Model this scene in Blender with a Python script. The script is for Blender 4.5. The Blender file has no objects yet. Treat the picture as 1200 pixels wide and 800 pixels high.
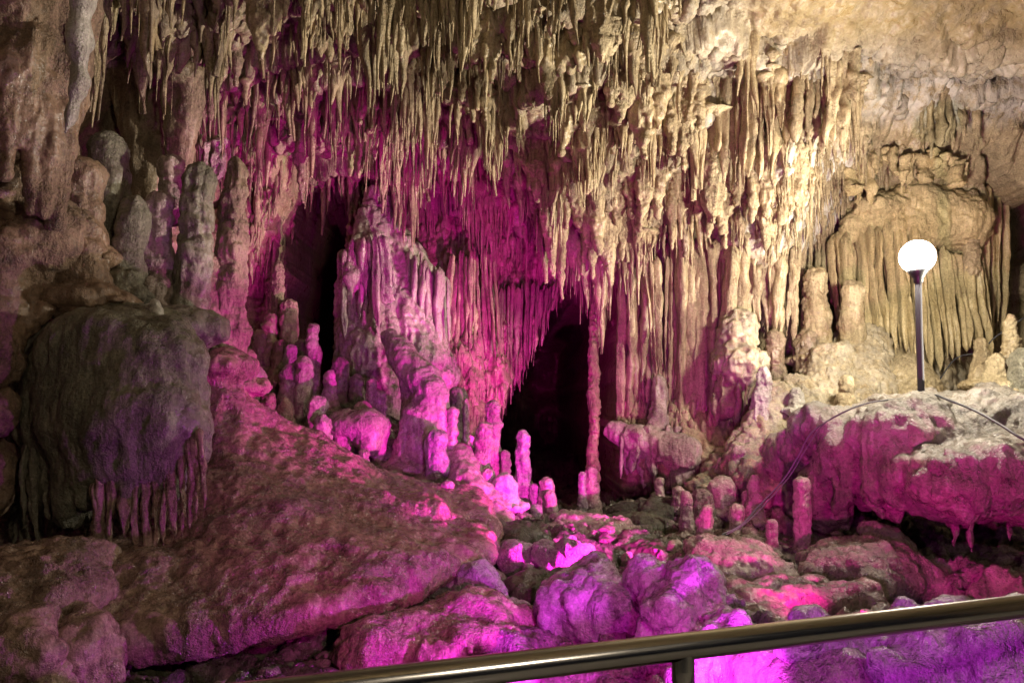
import bpy, math, random
import numpy as np

# ------------------------------------------------------------------ camera, world, lamps, exposure
random.seed(7)
rng = np.random.default_rng(7)
scn = bpy.context.scene
COL = scn.collection
LENS, F = 26.0, 26.0 / 36.0 * 1200.0        # focal length in pixels of a 1200 wide frame
CAM = np.array([0.0, 0.0, 1.5])
PITCH = math.radians(5.0)
cam_d = bpy.data.cameras.new('camera')
cam_d.lens = LENS
cam_d.sensor_width = 36.0
cam_d.clip_end = 200.0
cam_d.clip_start = 0.05
cam = bpy.data.objects.new('camera', cam_d)
COL.objects.link(cam)
cam.location = CAM
cam.rotation_euler = (math.radians(90) + PITCH, 0, 0)
scn.camera = cam

w = bpy.data.worlds.new('World')
scn.world = w
w.use_nodes = True
bg = w.node_tree.nodes['Background']
bg.inputs['Color'].default_value = (0.55, 0.62, 1.0, 1)      # underground: next to nothing from outside
bg.inputs['Strength'].default_value = 0.008

scn.view_settings.view_transform = 'Standard'
scn.view_settings.look = 'None'
scn.view_settings.gamma = 1.0
scn.view_settings.exposure = 0.0
scn.cycles.max_bounces = 2
scn.cycles.diffuse_bounces = 1
scn.cycles.glossy_bounces = 1
scn.cycles.transmission_bounces = 2
scn.cycles.sample_clamp_indirect = 3.0
scn.cycles.sample_clamp_direct = 12.0
scn.cycles.use_denoising = True
scn.cycles.use_adaptive_sampling = True
scn.cycles.adaptive_threshold = 0.02

GLOBE_STRENGTH = 520.0
FILL_GLOBE_STRENGTH = 225.0  # unseen fill globe behind the camera
MAG = (1.0, 0.05, 0.62)
VIO = (0.74, 0.03, 1.0)


def P(px, py, Y):
    """world point seen at pixel (px, py) of the 1200 x 800 frame, Y metres into the cave"""
    a, b = (px - 600.0) / F, -(py - 400.0) / F
    d = np.array([a, math.cos(PITCH) - b * math.sin(PITCH), math.sin(PITCH) + b * math.cos(PITCH)])
    return CAM + d * (Y / d[1])


def pxm(n, Y):
    return n * Y / F


def to_px(p):
    p = np.atleast_2d(p) - CAM
    c, s = math.cos(PITCH), math.sin(PITCH)
    dep = p[:, 1] * c + p[:, 2] * s
    up = -p[:, 1] * s + p[:, 2] * c
    dep = np.maximum(dep, 1e-3)
    return 600 + F * p[:, 0] / dep, 400 - F * up / dep


# flood lamps of the show lighting: (pixel x, y, depth, aim pixel x, y, depth, colour, watts, cone)
FLOODS = [
    (1560, 505, 5.4, 540, 80, 6.8, (1.0, 0.91, 0.74), 2800, 74),
    (720, 768, 1.62, 600, 620, 5.5, (1.0, 0.02, 0.66), 130, 80),
    (900, 748, 1.62, 1090, 740, 2.8, VIO, 70, 110),
    (890, 838, 2.3, 770, 700, 3.8, VIO, 230, 70),
    (795, 676, 4.75, 530, 575, 6.6, (1.0, 0.02, 0.70), 900, 100),
    (1010, 731, 3.6, 1090, 560, 6.2, (1.0, 0.02, 0.50), 240, 130),
    (640, 784, 3.3, 380, 690, 4.0, VIO, 80, 120),
    (556, 560, 7.75, 550, 180, 8.7, (1.0, 0.03, 0.72), 95, 140),
    (312, 462, 7.75, 300, 150, 8.2, (1.0, 0.03, 0.72), 20, 110),
]

# ------------------------------------------------------------------ numpy noise
NV = 64
_vol = rng.random((NV, NV, NV)).astype(np.float32) * 2 - 1


def vnoise(p):
    p = np.asarray(p, dtype=np.float32)
    i = np.floor(p).astype(np.int32)
    f = p - i
    f = f * f * (3 - 2 * f)
    i &= NV - 1
    j = (i + 1) & (NV - 1)
    x0, y0, z0 = i[:, 0], i[:, 1], i[:, 2]
    x1, y1, z1 = j[:, 0], j[:, 1], j[:, 2]
    fx, fy, fz = f[:, 0], f[:, 1], f[:, 2]
    a = _vol[x0, y0, z0] * (1 - fx) + _vol[x1, y0, z0] * fx
    b = _vol[x0, y1, z0] * (1 - fx) + _vol[x1, y1, z0] * fx
    c = _vol[x0, y0, z1] * (1 - fx) + _vol[x1, y0, z1] * fx
    d = _vol[x0, y1, z1] * (1 - fx) + _vol[x1, y1, z1] * fx
    return (a * (1 - fy) + b * fy) * (1 - fz) + (c * (1 - fy) + d * fy) * fz


def fbm(p, oct=3, gain=0.5):
    p = np.asarray(p, dtype=np.float32)
    s, a, out = 1.0, 1.0, 0
    for k in range(oct):
        out = out + a * vnoise(p * s + 17.3 * k)
        s *= 2.03
        a *= gain
    return out


def ridge(p, oct=2):
    p = np.asarray(p, dtype=np.float32)
    s, a, out = 1.0, 1.0, 0
    for k in range(oct):
        out = out + a * (1 - 2 * np.abs(vnoise(p * s + 9.1 * k)))
        s *= 2.1
        a *= 0.5
    return out


def sstep(a, b, x):
    t = np.clip((x - a) / (b - a), 0, 1)
    return t * t * (3 - 2 * t)


# ------------------------------------------------------------------ mesh helpers
def mk(name, V, Q, mat, parent=None, attrs=None, link=True):
    V = np.ascontiguousarray(V, dtype=np.float32)
    Q = np.ascontiguousarray(Q, dtype=np.int32)
    me = bpy.data.meshes.new(name)
    n, m, k = len(V), len(Q), Q.shape[1]
    me.vertices.add(n)
    me.vertices.foreach_set('co', V.ravel())
    me.loops.add(m * k)
    me.loops.foreach_set('vertex_index', Q.ravel())
    me.polygons.add(m)
    me.polygons.foreach_set('loop_start', np.arange(0, m * k, k, dtype=np.int32))
    me.polygons.foreach_set('use_smooth', np.ones(m, dtype=bool))
    me.update(calc_edges=True)
    me.validate()
    if mat:
        me.materials.append(mat)
    if attrs:
        for an, av in attrs.items():
            at = me.attributes.new(an, 'FLOAT', 'POINT')
            at.data.foreach_set('value', np.ascontiguousarray(av, dtype=np.float32))
    o = bpy.data.objects.new(name, me)
    if link:
        COL.objects.link(o)
    if parent:
        o.parent = parent
        o.matrix_parent_inverse = parent.matrix_basis.inverted()
    return o


def tag(o, label=None, cat=None, group=None, kind=None):
    if label:
        o['label'] = label
    if cat:
        o['category'] = cat
    if group:
        o['group'] = group
    if kind:
        o['kind'] = kind
    return o


def empty(name, loc, label, cat, group=None):
    o = bpy.data.objects.new(name, None)
    COL.objects.link(o)
    o.location = [float(v) for v in loc]
    o.empty_display_size = 0.1
    return tag(o, label, cat, group)


def vnormals(V, Q):
    a, b, c, d = (V[Q[:, i]] for i in range(4))
    n = np.cross(c - a, d - b)
    out = np.zeros_like(V)
    for i in range(4):
        for k in range(3):
            out[:, k] += np.bincount(Q[:, i], weights=n[:, k], minlength=len(V))
    return out / np.maximum(np.linalg.norm(out, axis=1, keepdims=True), 1e-9)


def rough(V, Q, lump=0.0, flute=0.0, pit=0.0, lf=3.0, ff=11.0, pf=24.0, seed=0.0, sign=1, crinkle=0.0, cf=8.0):
    """push a surface along its normals: big lumps, vertical drip flutes, fine pitting"""
    N = vnormals(V, Q) * sign
    p = V + seed
    d = 0
    if lump:
        d = d + lump * fbm(p * lf, 3)
    if flute:
        wob = np.stack([p[:, 0] + 0.05 * vnoise(p * 3.1), p[:, 1] + 0.05 * vnoise(p * 2.7 + 5), p[:, 2] * 0.16], 1)
        side = np.sqrt(np.clip(1 - N[:, 2] ** 2, 0, 1))
        d = d + flute * ridge(wob * ff, 2) * (0.25 + 0.75 * side)
    if pit:
        d = d + pit * fbm(p * pf, 2, 0.6)
    if crinkle:
        wq = np.stack([p[:, 0], p[:, 1], p[:, 2] * 0.6], 1) + 0.06 * np.stack([vnoise(p * 5), vnoise(p * 5 + 7), vnoise(p * 5 + 13)], 1)
        d = d + crinkle * ridge(wq * cf, 3)
    return V + N * np.asarray(d)[:, None]


def gridq(nu, nv, wrap=False):
    i, j = np.meshgrid(np.arange(nu - 1), np.arange(nv if wrap else nv - 1), indexing='ij')
    i, j = i.ravel(), j.ravel()
    j2 = (j + 1) % nv
    return np.stack([i * nv + j, i * nv + j2, (i + 1) * nv + j2, (i + 1) * nv + j], 1)


def column(path, rx, ry=None, seg=16, rot=0.0, prof=None):
    """tube of horizontal rings, for anything near upright"""
    path = np.asarray(path, float)
    ry = rx if ry is None else ry
    n = len(path)
    th = np.linspace(0, 2 * math.pi, seg, endpoint=False)
    cx, cy = np.cos(th), np.sin(th)
    if prof is not None:
        cx, cy = cx * prof, cy * prof
    X = np.outer(rx, cx)
    Yy = np.outer(ry, cy)
    V = np.zeros((n, seg, 3))
    c, s = math.cos(rot), math.sin(rot)
    V[:, :, 0] = path[:, None, 0] + X * c - Yy * s
    V[:, :, 1] = path[:, None, 1] + X * s + Yy * c
    V[:, :, 2] = path[:, None, 2]
    return V.reshape(-1, 3), gridq(n, seg, True)


def pipe(pts, r, seg=12):
    """round tube along any path"""
    pts = np.asarray(pts, float)
    t = np.gradient(pts, axis=0)
    t /= np.linalg.norm(t, axis=1, keepdims=True)
    up = np.array([0.0, 0.0, 1.0])
    a = np.cross(t, up)
    ln = np.linalg.norm(a, axis=1, keepdims=True)
    a = np.where(ln > 1e-3, a / np.maximum(ln, 1e-6), np.array([1.0, 0, 0]))
    b = np.cross(a, t)
    th = np.linspace(0, 2 * math.pi, seg, endpoint=False)
    r = np.broadcast_to(np.asarray(r, float), (len(pts),))
    V = pts[:, None, :] + r[:, None, None] * (np.cos(th)[None, :, None] * a[:, None, :] + np.sin(th)[None, :, None] * b[:, None, :])
    return V.reshape(-1, 3), gridq(len(pts), seg, True)


def lathe(prof, c, seg=24):
    """(r, z) profile turned about a vertical axis at c"""
    prof = np.asarray(prof, float)
    path = np.zeros((len(prof), 3)) + np.asarray(c)
    path[:, 2] += prof[:, 1]
    return column(path, prof[:, 0], seg=seg)


def join(parts):
    Vs, Qs, n = [], [], 0
    for V, Q in parts:
        Vs.append(V)
        Qs.append(Q + n)
        n += len(V)
    return np.concatenate(Vs), np.concatenate(Qs)


def spline(pts, n):
    pts = np.asarray(pts, float)
    k = len(pts)
    P_ = np.vstack([2 * pts[0] - pts[1], pts, 2 * pts[-1] - pts[-2]])
    u = np.linspace(0, k - 1 - 1e-6, n)
    i = u.astype(int)
    t = (u - i)[:, None]
    p0, p1, p2, p3 = P_[i], P_[i + 1], P_[i + 2], P_[i + 3]
    return 0.5 * ((2 * p1) + (-p0 + p2) * t + (2 * p0 - 5 * p1 + 4 * p2 - p3) * t ** 2 + (-p0 + 3 * p1 - 3 * p2 + p3) * t ** 3)


# ------------------------------------------------------------------ solid modelling: blended blobs -> surface nets
def E(px, py, Y, rx, ry, rd=None):
    c = P(px, py, Y)
    s = Y / F
    return ('e', c, np.array([rx * s, (rx if rd is None else rd) * s, ry * s]))


def C(px0, py0, Y0, r0, px1, py1, Y1, r1):
    return ('c', P(px0, py0, Y0), P(px1, py1, Y1), r0 * Y0 / F, r1 * Y1 / F)


def blob(prims, h=0.02, k=0.08, lump=0.03, lf=3.0, seed=0.0):
    lo = np.full(3, 1e9)
    hi = -lo
    for q in prims:
        if q[0] == 'e':
            lo = np.minimum(lo, q[1] - q[2]); hi = np.maximum(hi, q[1] + q[2])
        else:
            for p, r in ((q[1], q[3]), (q[2], q[4])):
                lo = np.minimum(lo, p - r); hi = np.maximum(hi, p + r)
    pad = k + lump * 2 + 3 * h
    lo -= pad
    hi += pad
    n = np.ceil((hi - lo) / h).astype(int) + 1
    ax = [(lo[i] + h * np.arange(n[i])).astype(np.float32) for i in range(3)]
    D = np.full(n, 1.0, dtype=np.float32)
    for q in prims:
        if q[0] == 'e':
            a, b = q[1] - q[2], q[1] + q[2]
        else:
            a = np.minimum(q[1] - q[3], q[2] - q[4]); b = np.maximum(q[1] + q[3], q[2] + q[4])
        i0 = np.maximum(((a - k - 2 * lump - 2 * h - lo) / h).astype(int), 0)
        i1 = np.minimum(((b + k + 2 * lump + 2 * h - lo) / h).astype(int) + 2, n)
        sl = tuple(slice(i0[i], i1[i]) for i in range(3))
        X = ax[0][sl[0]][:, None, None]; Y = ax[1][sl[1]][None, :, None]; Z = ax[2][sl[2]][None, None, :]
        if q[0] == 'e':
            c, r = q[1], q[2]
            e = np.sqrt(((X - c[0]) / r[0]) ** 2 + ((Y - c[1]) / r[1]) ** 2 + ((Z - c[2]) / r[2]) ** 2)
            d = (e - 1) * float(min(r)) * np.where(e < 1, 1.0, 0.5 * (1 + 1 / np.maximum(e, 1e-6)))
        else:
            p, v = q[1], q[2] - q[1]
            t = np.clip(((X - p[0]) * v[0] + (Y - p[1]) * v[1] + (Z - p[2]) * v[2]) / max(float(v @ v), 1e-9), 0, 1)
            d = np.sqrt((X - p[0] - t * v[0]) ** 2 + (Y - p[1] - t * v[1]) ** 2 + (Z - p[2] - t * v[2]) ** 2) - (q[3] + t * (q[4] - q[3]))
        o = D[sl]
        hh = np.maximum(k - np.abs(o - d), 0) / k
        D[sl] = np.minimum(o, d) - hh * hh * k * 0.25
    if lump:
        m = np.abs(D) < lump * 2.2 + h
        ii = np.argwhere(m)
        pts = lo + ii * h + seed
        D[m] += (lump * fbm(pts * lf, 3)).astype(np.float32)
    # surface nets
    s = D < 0
    cs = np.zeros(np.array(n) - 1, dtype=np.int8)
    for dx in (0, 1):
        for dy in (0, 1):
            for dz in (0, 1):
                cs += s[dx:n[0] - 1 + dx, dy:n[1] - 1 + dy, dz:n[2] - 1 + dz]
    act = (cs > 0) & (cs < 8)
    cells = np.argwhere(act)
    idx = np.full(act.shape, -1, dtype=np.int32)
    idx[act] = np.arange(len(cells))
    acc = np.zeros((len(cells), 3))
    cnt = np.zeros(len(cells))
    corners = [(a, b, c) for a in (0, 1) for b in (0, 1) for c in (0, 1)]
    val = {c: D[cells[:, 0] + c[0], cells[:, 1] + c[1], cells[:, 2] + c[2]] for c in corners}
    for c in corners:
        for axn in range(3):
            if c[axn] == 0:
                c2 = tuple(1 if i == axn else c[i] for i in range(3))
                a, b = val[c], val[c2]
                m = (a < 0) != (b < 0)
                t = np.where(m, a / np.where(m, a - b, 1), 0)
                for i in range(3):
                    acc[:, i] += np.where(m, c[i] + (t if i == axn else 0), 0)
                cnt += m
    V = lo + (cells + acc / np.maximum(cnt, 1)[:, None]) * h
    Qs = []
    for axn in range(3):
        u, v = [(1, 2), (2, 0), (0, 1)][axn]
        sh = [slice(1, -1)] * 3
        sh[axn] = slice(0, -1)
        sh2 = list(sh)
        sh2[axn] = slice(1, None)
        a, b = s[tuple(sh)], s[tuple(sh2)]
        for flip, m in ((False, a & ~b), (True, ~a & b)):
            e = np.argwhere(m)
            if not len(e):
                continue
            for i in range(3):
                if i != axn:
                    e[:, i] += 1
            du = np.zeros(3, int); du[u] = 1
            dv = np.zeros(3, int); dv[v] = 1
            q = [e - du - dv, e - dv, e, e - du]
            q = np.stack([idx[x[:, 0], x[:, 1], x[:, 2]] for x in q], 1)
            q = q[(q >= 0).all(1)]
            Qs.append(q[:, ::-1] if flip else q)
    return V, np.concatenate(Qs)


# ------------------------------------------------------------------ materials
def new_mat(name):
    m = bpy.data.materials.new(name)
    m.use_nodes = True
    nt = m.node_tree
    return m, nt, nt.nodes['Principled BSDF']


def rock(name, c1, c2, c3, stain=0.6, streak=0.5, bump=1.0, rlo=0.32, rhi=0.75, scale=1.0, crack=0.3):
    m, nt, bs = new_mat(name)
    N, L = nt.nodes, nt.links

    def node(t, **kw):
        n = N.new(t)
        for k, v in kw.items():
            setattr(n, k, v)
        return n
    geo = node('ShaderNodeNewGeometry')

    def noise(sc, det=6, rg=0.6, vec=None, dist=0.0):
        n = node('ShaderNodeTexNoise')
        n.inputs['Scale'].default_value = sc * scale
        n.inputs['Detail'].default_value = det
        n.inputs['Roughness'].default_value = rg
        n.inputs['Distortion'].default_value = dist
        L.new(vec if vec else geo.outputs['Position'], n.inputs['Vector'])
        return n.outputs['Fac']

    def ramp(fac, a, b, lo=0.0, hi=1.0):
        n = node('ShaderNodeMapRange')
        n.inputs['From Min'].default_value = a
        n.inputs['From Max'].default_value = b
        n.inputs['To Min'].default_value = lo
        n.inputs['To Max'].default_value = hi
        L.new(fac, n.inputs['Value'])
        return n.outputs['Result']

    def mix(fac, a, b):
        n = node('ShaderNodeMix', data_type='RGBA')
        L.new(fac, n.inputs[0])
        for s, v in ((n.inputs[6], a), (n.inputs[7], b)):
            if isinstance(v, tuple):
                s.default_value = (*v, 1)
            else:
                L.new(v, s)
        return n.outputs[2]

    def math_(op, a, b):
        n = node('ShaderNodeMath', operation=op)
        for s, v in ((n.inputs[0], a), (n.inputs[1], b)):
            if isinstance(v, (int, float)):
                s.default_value = v
            else:
                L.new(v, s)
        return n.outputs[0]
    mp = node('ShaderNodeMapping')
    mp.inputs['Scale'].default_value = (1, 1, 0.09)
    L.new(geo.outputs['Position'], mp.inputs['Vector'])
    big = noise(1.7, 2, 0.6)
    mid = noise(9, 4, 0.72)
    fine = noise(52, 3, 0.75)
    stk = noise(26, 2, 0.65, mp.outputs['Vector'])
    col = mix(ramp(big, 0.38, 0.62), c1, c2)
    sf = math_('MULTIPLY', ramp(mid, 0.5, 0.68), stain)
    col = mix(sf, col, c3)
    pale = tuple(min(0.85, v * 1.55 + 0.03) for v in c1)
    col = mix(math_('MULTIPLY', ramp(stk, 0.5, 0.72), streak), col, pale)
    col = mix(math_('MULTIPLY', ramp(fine, 0.52, 0.66), 0.55), col, c3)
    col = mix(math_('MULTIPLY', ramp(fine, 0.47, 0.34), 0.35), col, pale)
    # pale mineral crust and moss, painted per vertex where the rock really has them
    for an, cc in (('crust', (0.62, 0.58, 0.52)), ('ochre', (0.30, 0.215, 0.085)), ('moss', (0.045, 0.05, 0.022)), ('algae', (0.15, 0.17, 0.06))):
        at = node('ShaderNodeAttribute', attribute_name=an)
        f = math_('MULTIPLY', at.outputs['Fac'], ramp(mid, 0.36, 0.54))
        col = mix(f, col, cc)
    L.new(col, bs.inputs['Base Color'])
    wet = noise(2.6, 3, 0.6)
    L.new(math_('MULTIPLY', ramp(mid, 0.35, 0.65, rhi, rlo), ramp(wet, 0.40, 0.60, 0.55, 1.25)), bs.inputs['Roughness'])
    bs.inputs['Specular IOR Level'].default_value = 0.6
    if rlo < 0.2:                                             # film of water
        bs.inputs['Coat Weight'].default_value = 0.7
        bs.inputs['Coat Roughness'].default_value = 0.13
    hgt = math_('ADD', math_('ADD', noise(24, 4, 0.76), math_('MULTIPLY', fine, 0.5)), math_('MULTIPLY', stk, 0.6))
    bp = node('ShaderNodeBump')
    L.new(ramp(wet, 0.38, 0.62, 0.30 * bump, 1.15 * bump), bp.inputs['Strength'])
    bp.inputs['Distance'].default_value = 0.035
    L.new(hgt, bp.inputs['Height'])
    L.new(bp.outputs['Normal'], bs.inputs['Normal'])
    L.new(bp.outputs['Normal'], bs.inputs['Coat Normal'])
    return m


def k3(c, f):
    return tuple(v * f for v in c)


M = {
    'tan': rock('tan_flowstone', (0.30, 0.225, 0.145), (0.22, 0.155, 0.095), (0.10, 0.07, 0.042)),
    'cream': rock('cream_flowstone', (0.42, 0.33, 0.195), (0.30, 0.22, 0.12), (0.13, 0.09, 0.05), streak=0.6),
    'ceiling': rock('ceiling_rock', (0.35, 0.28, 0.18), (0.26, 0.195, 0.115), (0.11, 0.08, 0.048), streak=0.5),
    'brown': rock('brown_flowstone', (0.30, 0.195, 0.125), (0.215, 0.135, 0.085), (0.07, 0.05, 0.034), bump=1.1),
    'grey': rock('grey_green_flowstone', (0.25, 0.225, 0.16), (0.17, 0.145, 0.10), (0.07, 0.062, 0.042), bump=1.1),
    'mound': rock('wet_mound_flowstone', (0.34, 0.225, 0.165), (0.235, 0.15, 0.105), (0.085, 0.055, 0.038), stain=0.8, bump=1.2, rlo=0.07, rhi=0.45, streak=0.3),
    'floor': rock('cave_floor_rock', (0.26, 0.20, 0.16), (0.17, 0.135, 0.105), (0.06, 0.05, 0.038), stain=0.8, bump=1.2, rlo=0.16, rhi=0.65, streak=0.2),
    'pink': rock('pale_pink_flowstone', (0.42, 0.33, 0.28), (0.32, 0.24, 0.19), (0.14, 0.095, 0.075), stain=0.6, streak=0.5, rlo=0.18, rhi=0.65),
    'pale': rock('pale_calcite', (0.50, 0.46, 0.40), (0.40, 0.35, 0.29), (0.20, 0.165, 0.13), stain=0.45),
    'violet': rock('smooth_pale_rock', (0.40, 0.34, 0.33), (0.28, 0.23, 0.22), (0.10, 0.075, 0.075), stain=0.8, streak=0.1, bump=1.2, rlo=0.14, rhi=0.55),
    'alcove': rock('yellow_cream_drapery', (0.54, 0.42, 0.225), (0.44, 0.325, 0.155), (0.20, 0.14, 0.07), stain=0.4, streak=0.6),
    'dark': rock('dark_mossy_rock', (0.085, 0.08, 0.045), (0.055, 0.05, 0.03), (0.025, 0.025, 0.016), streak=0.15, rlo=0.4, rhi=0.8),
}


def plain(name, c, rough_=0.5, metal=0.0, emit=None, es=0.0):
    m, nt, bs = new_mat(name)
    bs.inputs['Base Color'].default_value = (*c, 1)
    bs.inputs['Roughness'].default_value = rough_
    bs.inputs['Metallic'].default_value = metal
    if emit:
        bs.inputs['Emission Color'].default_value = (*emit, 1)
        bs.inputs['Emission Strength'].default_value = es
    nz = nt.nodes.new('ShaderNodeTexNoise')
    nz.inputs['Scale'].default_value = 40
    nz.inputs['Detail'].default_value = 6
    mr = nt.nodes.new('ShaderNodeMapRange')
    mr.inputs['To Min'].default_value = max(0.05, rough_ - 0.08)
    mr.inputs['To Max'].default_value = rough_ + 0.1
    nt.links.new(nz.outputs['Fac'], mr.inputs['Value'])
    nt.links.new(mr.outputs['Result'], bs.inputs['Roughness'])
    return m


M['steel'] = plain('polished_steel', (0.44, 0.43, 0.42), 0.17, 1.0)
M['black'] = plain('black_plastic', (0.015, 0.015, 0.018), 0.45)
M['post'] = plain('painted_grey_post', (0.04, 0.038, 0.046), 0.75, 0.0)
M['globe'] = plain('lit_opal_globe', (0.9, 0.92, 1.0), 0.3, 0.0, (1.0, 0.93, 0.76), GLOBE_STRENGTH)
M['fill_globe'] = plain('added_fill_opal_globe', (0.9, 0.92, 1.0), 0.3, 0.0, (1.0, 0.84, 0.62), FILL_GLOBE_STRENGTH)
M['cable'] = plain('dark_cable_sheath', (0.035, 0.033, 0.04), 0.5)
M['palecable'] = plain('grey_cable_sheath', (0.09, 0.085, 0.095), 0.5)
M['concrete'] = rock('walkway_concrete', (0.30, 0.29, 0.27), (0.25, 0.24, 0.22), (0.14, 0.13, 0.12), streak=0.0, bump=0.2)


# ------------------------------------------------------------------ scattered-point surfaces
def rbf(pts, vals, smooth=0.02):
    pts, vals = np.asarray(pts, float), np.asarray(vals, float)
    n = len(pts)
    d = np.sqrt(((pts[:, None] - pts[None]) ** 2).sum(-1) + 0.05)
    A = np.zeros((n + 3, n + 3))
    A[:n, :n] = d - smooth * np.eye(n) * -1.0 * 0
    A[:n, :n] += -smooth * np.eye(n)
    A[:n, n] = 1
    A[:n, n + 1:] = pts
    A[n, :n] = 1
    A[n + 1:, :n] = pts.T
    wts = np.linalg.solve(A, np.concatenate([vals, np.zeros(3)]))

    def f(q):
        q = np.asarray(q, float)
        out = wts[n] + q @ wts[n + 1:]
        for i in range(n):
            out = out + wts[i] * np.sqrt(((q - pts[i]) ** 2).sum(-1) + 0.05)
        return out
    return f


def bil(G, ax, ay, x, y):
    u = np.clip(np.interp(x, ax, np.arange(len(ax))), 0, len(ax) - 1.001)
    v = np.clip(np.interp(y, ay, np.arange(len(ay))), 0, len(ay) - 1.001)
    i, j = u.astype(int), v.astype(int)
    a, b = u - i, v - j
    return (G[i, j] * (1 - a) + G[i + 1, j] * a) * (1 - b) + (G[i, j + 1] * (1 - a) + G[i + 1, j + 1] * a) * b


# ------------------------------------------------------------------ the cave: floor
fl = [(100, 800, 3.3), (300, 790, 3.5), (500, 790, 3.6), (700, 765, 3.7), (560, 735, 4.2), (650, 725, 4.4), (800, 770, 3.4), (900, 800, 3.0),
      (1000, 800, 2.9), (1100, 830, 2.6), (300, 745, 4.3), (150, 740, 4.2), (400, 700, 4.8), (600, 650, 5.5), (560, 605, 6.2), (650, 612, 7.0),
      (700, 612, 7.5), (650, 600, 8.6), (660, 596, 10), (750, 603, 7.6), (780, 640, 6.2), (850, 655, 5.7), (830, 570, 7.5), (900, 575, 7.2),
      (900, 625, 6.3), (870, 695, 4.8), (950, 705, 4.8), (1000, 650, 6.0), (1050, 620, 7.0), (1100, 705, 5.0), (1190, 690, 5.0), (1150, 650, 6.5),
      (500, 575, 6.3), (440, 555, 6.4), (420, 490, 7.2), (350, 475, 7.1), (300, 465, 6.9), (460, 485, 7.8), (560, 530, 8.2), (530, 510, 9.0),
      (360, 450, 8.6), (200, 520, 6.5), (100, 640, 5.0), (1250, 620, 8.5), (1000, 560, 9.0), (800, 545, 9.0), (690, 690, 5.0), (740, 660, 5.6), (620, 690, 4.9)]
fp = np.array([P(*q) for q in fl])
fp = np.vstack([fp, [[-5, 2, 0.2], [-5, 6, 1.0], [-5, 10, 1.5], [0, 12, 0.3], [0, 20, 0.3], [5, 12, 0.8], [8, 3, 0.1], [8, 8, 0.8], [0, 1.7, -0.2], [3, 1.7, -0.2], [-3, 1.7, -0.1]]])
Hf = rbf(fp[:, :2], fp[:, 2])
fax = np.concatenate([np.linspace(-5.5, -4, 20, endpoint=False), np.linspace(-4, 5, 500, endpoint=False), np.linspace(5, 9, 60)])
fay = np.concatenate([np.linspace(1.2, 2.4, 30, endpoint=False), np.linspace(2.4, 8.6, 360, endpoint=False), np.linspace(8.6, 22, 70)])
GX, GY = np.meshgrid(fax, fay, indexing='ij')
q = np.stack([GX.ravel(), GY.ravel()], 1)
fz = Hf(q)
p3 = np.stack([q[:, 0], q[:, 1], np.zeros(len(q))], 1)
fz = fz + 0.10 * fbm(p3 * 1.9, 3) + 0.085 * ridge(p3 * 3.6 + 3, 3) - 0.04
FV = np.stack([q[:, 0], q[:, 1], fz], 1)
FQ = gridq(len(fax), len(fay))
FV = rough(FV, FQ, lump=0.045, lf=5.0, flute=0.0, pit=0.016, pf=17.0, crinkle=0.02, cf=7)
FZ = FV[:, 2].reshape(GX.shape)
fpx, fpy = to_px(FV)
moss = sstep(560, 620, fpx) * (1 - sstep(780, 850, fpx)) * sstep(575, 600, fpy) * (1 - sstep(735, 760, fpy)) * 0.95
moss = np.maximum(moss, sstep(820, 860, fpx) * (1 - sstep(980, 1000, fpx)) * (1 - sstep(600, 640, fpy)) * 0.6)
moss = np.maximum(moss, 0.75 * (1 - sstep(420, 600, fpx)) * sstep(700, 730, fpy))
floor = mk('cave_floor', FV, FQ, M['floor'], attrs={'moss': moss})
tag(floor, kind='structure', label='uneven wet rock floor of the cave')


def floor_z(x, y):
    return float(bil(FZ, fax, fay, np.array([x]), np.array([y]))[0])


# ------------------------------------------------------------------ the cave: ceiling
cl = [(1250, -120, 5.6), (1000, -80, 5.6), (800, -90, 5.6), (1200, 70, 7.2), (1000, 62, 7.1), (860, 45, 6.9), (1100, 85, 7.4), (780, 30, 6.6),
      (700, 0, 6.2), (600, 0, 6.0), (500, 0, 6.0), (400, 0, 5.9), (300, 0, 5.7), (200, 0, 5.4), (100, -30, 5.0),
      (700, 110, 7.0), (600, 90, 6.8), (500, 90, 6.9), (400, 80, 6.9), (300, 80, 6.6), (200, 50, 6.1), (780, 130, 7.2),
      (760, 215, 7.8), (690, 215, 7.7), (620, 190, 7.9), (550, 165, 8.0), (450, 150, 7.9), (350, 150, 7.7), (250, 140, 7.2),
      (800, 280, 8.3), (720, 305, 8.3), (670, 300, 8.3), (760, 290, 8.4), (640, 250, 8.35)]
cp = np.array([P(*v) for v in cl])
cp = np.vstack([cp, [[-5, 1, 4.6], [0, 1, 4.7], [5, 1, 4.9], [-5, 4, 4.4], [0, 4, 4.9], [5, 4, 5.1], [-4.5, 9, 4.2], [-2, 9.2, 4.3], [-0.6, 9.3, 4.0],
                     [0.8, 9.6, 3.6], [2, 9.4, 3.4], [4, 9.4, 4.4], [7, 9, 4.8], [0, 14, 3.8], [-4, 14, 4.4], [5, 14, 4.4], [9, 4, 5.0]]])
Cf = rbf(cp[:, :2], cp[:, 2])
cax = np.concatenate([np.linspace(-5.5, -3.6, 40, endpoint=False), np.linspace(-3.6, 5.2, 500, endpoint=False), np.linspace(5.2, 9, 60)])
cay = np.concatenate([np.linspace(-1, 5, 70, endpoint=False), np.linspace(5, 9.4, 330, endpoint=False), np.linspace(9.4, 20, 40)])
GX, GY = np.meshgrid(cax, cay, indexing='ij')
q = np.stack([GX.ravel(), GY.ravel()], 1)
cz = Cf(q)
p3 = np.stack([q[:, 0], q[:, 1], 0 * q[:, 0]], 1)
cpx, cpy = to_px(np.stack([q[:, 0], q[:, 1], cz], 1))
smooth_c = sstep(820, 920, cpx) * (1 - sstep(28, 80, cpy)) * 0.85          # the bare water-worn dome, upper right
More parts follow.
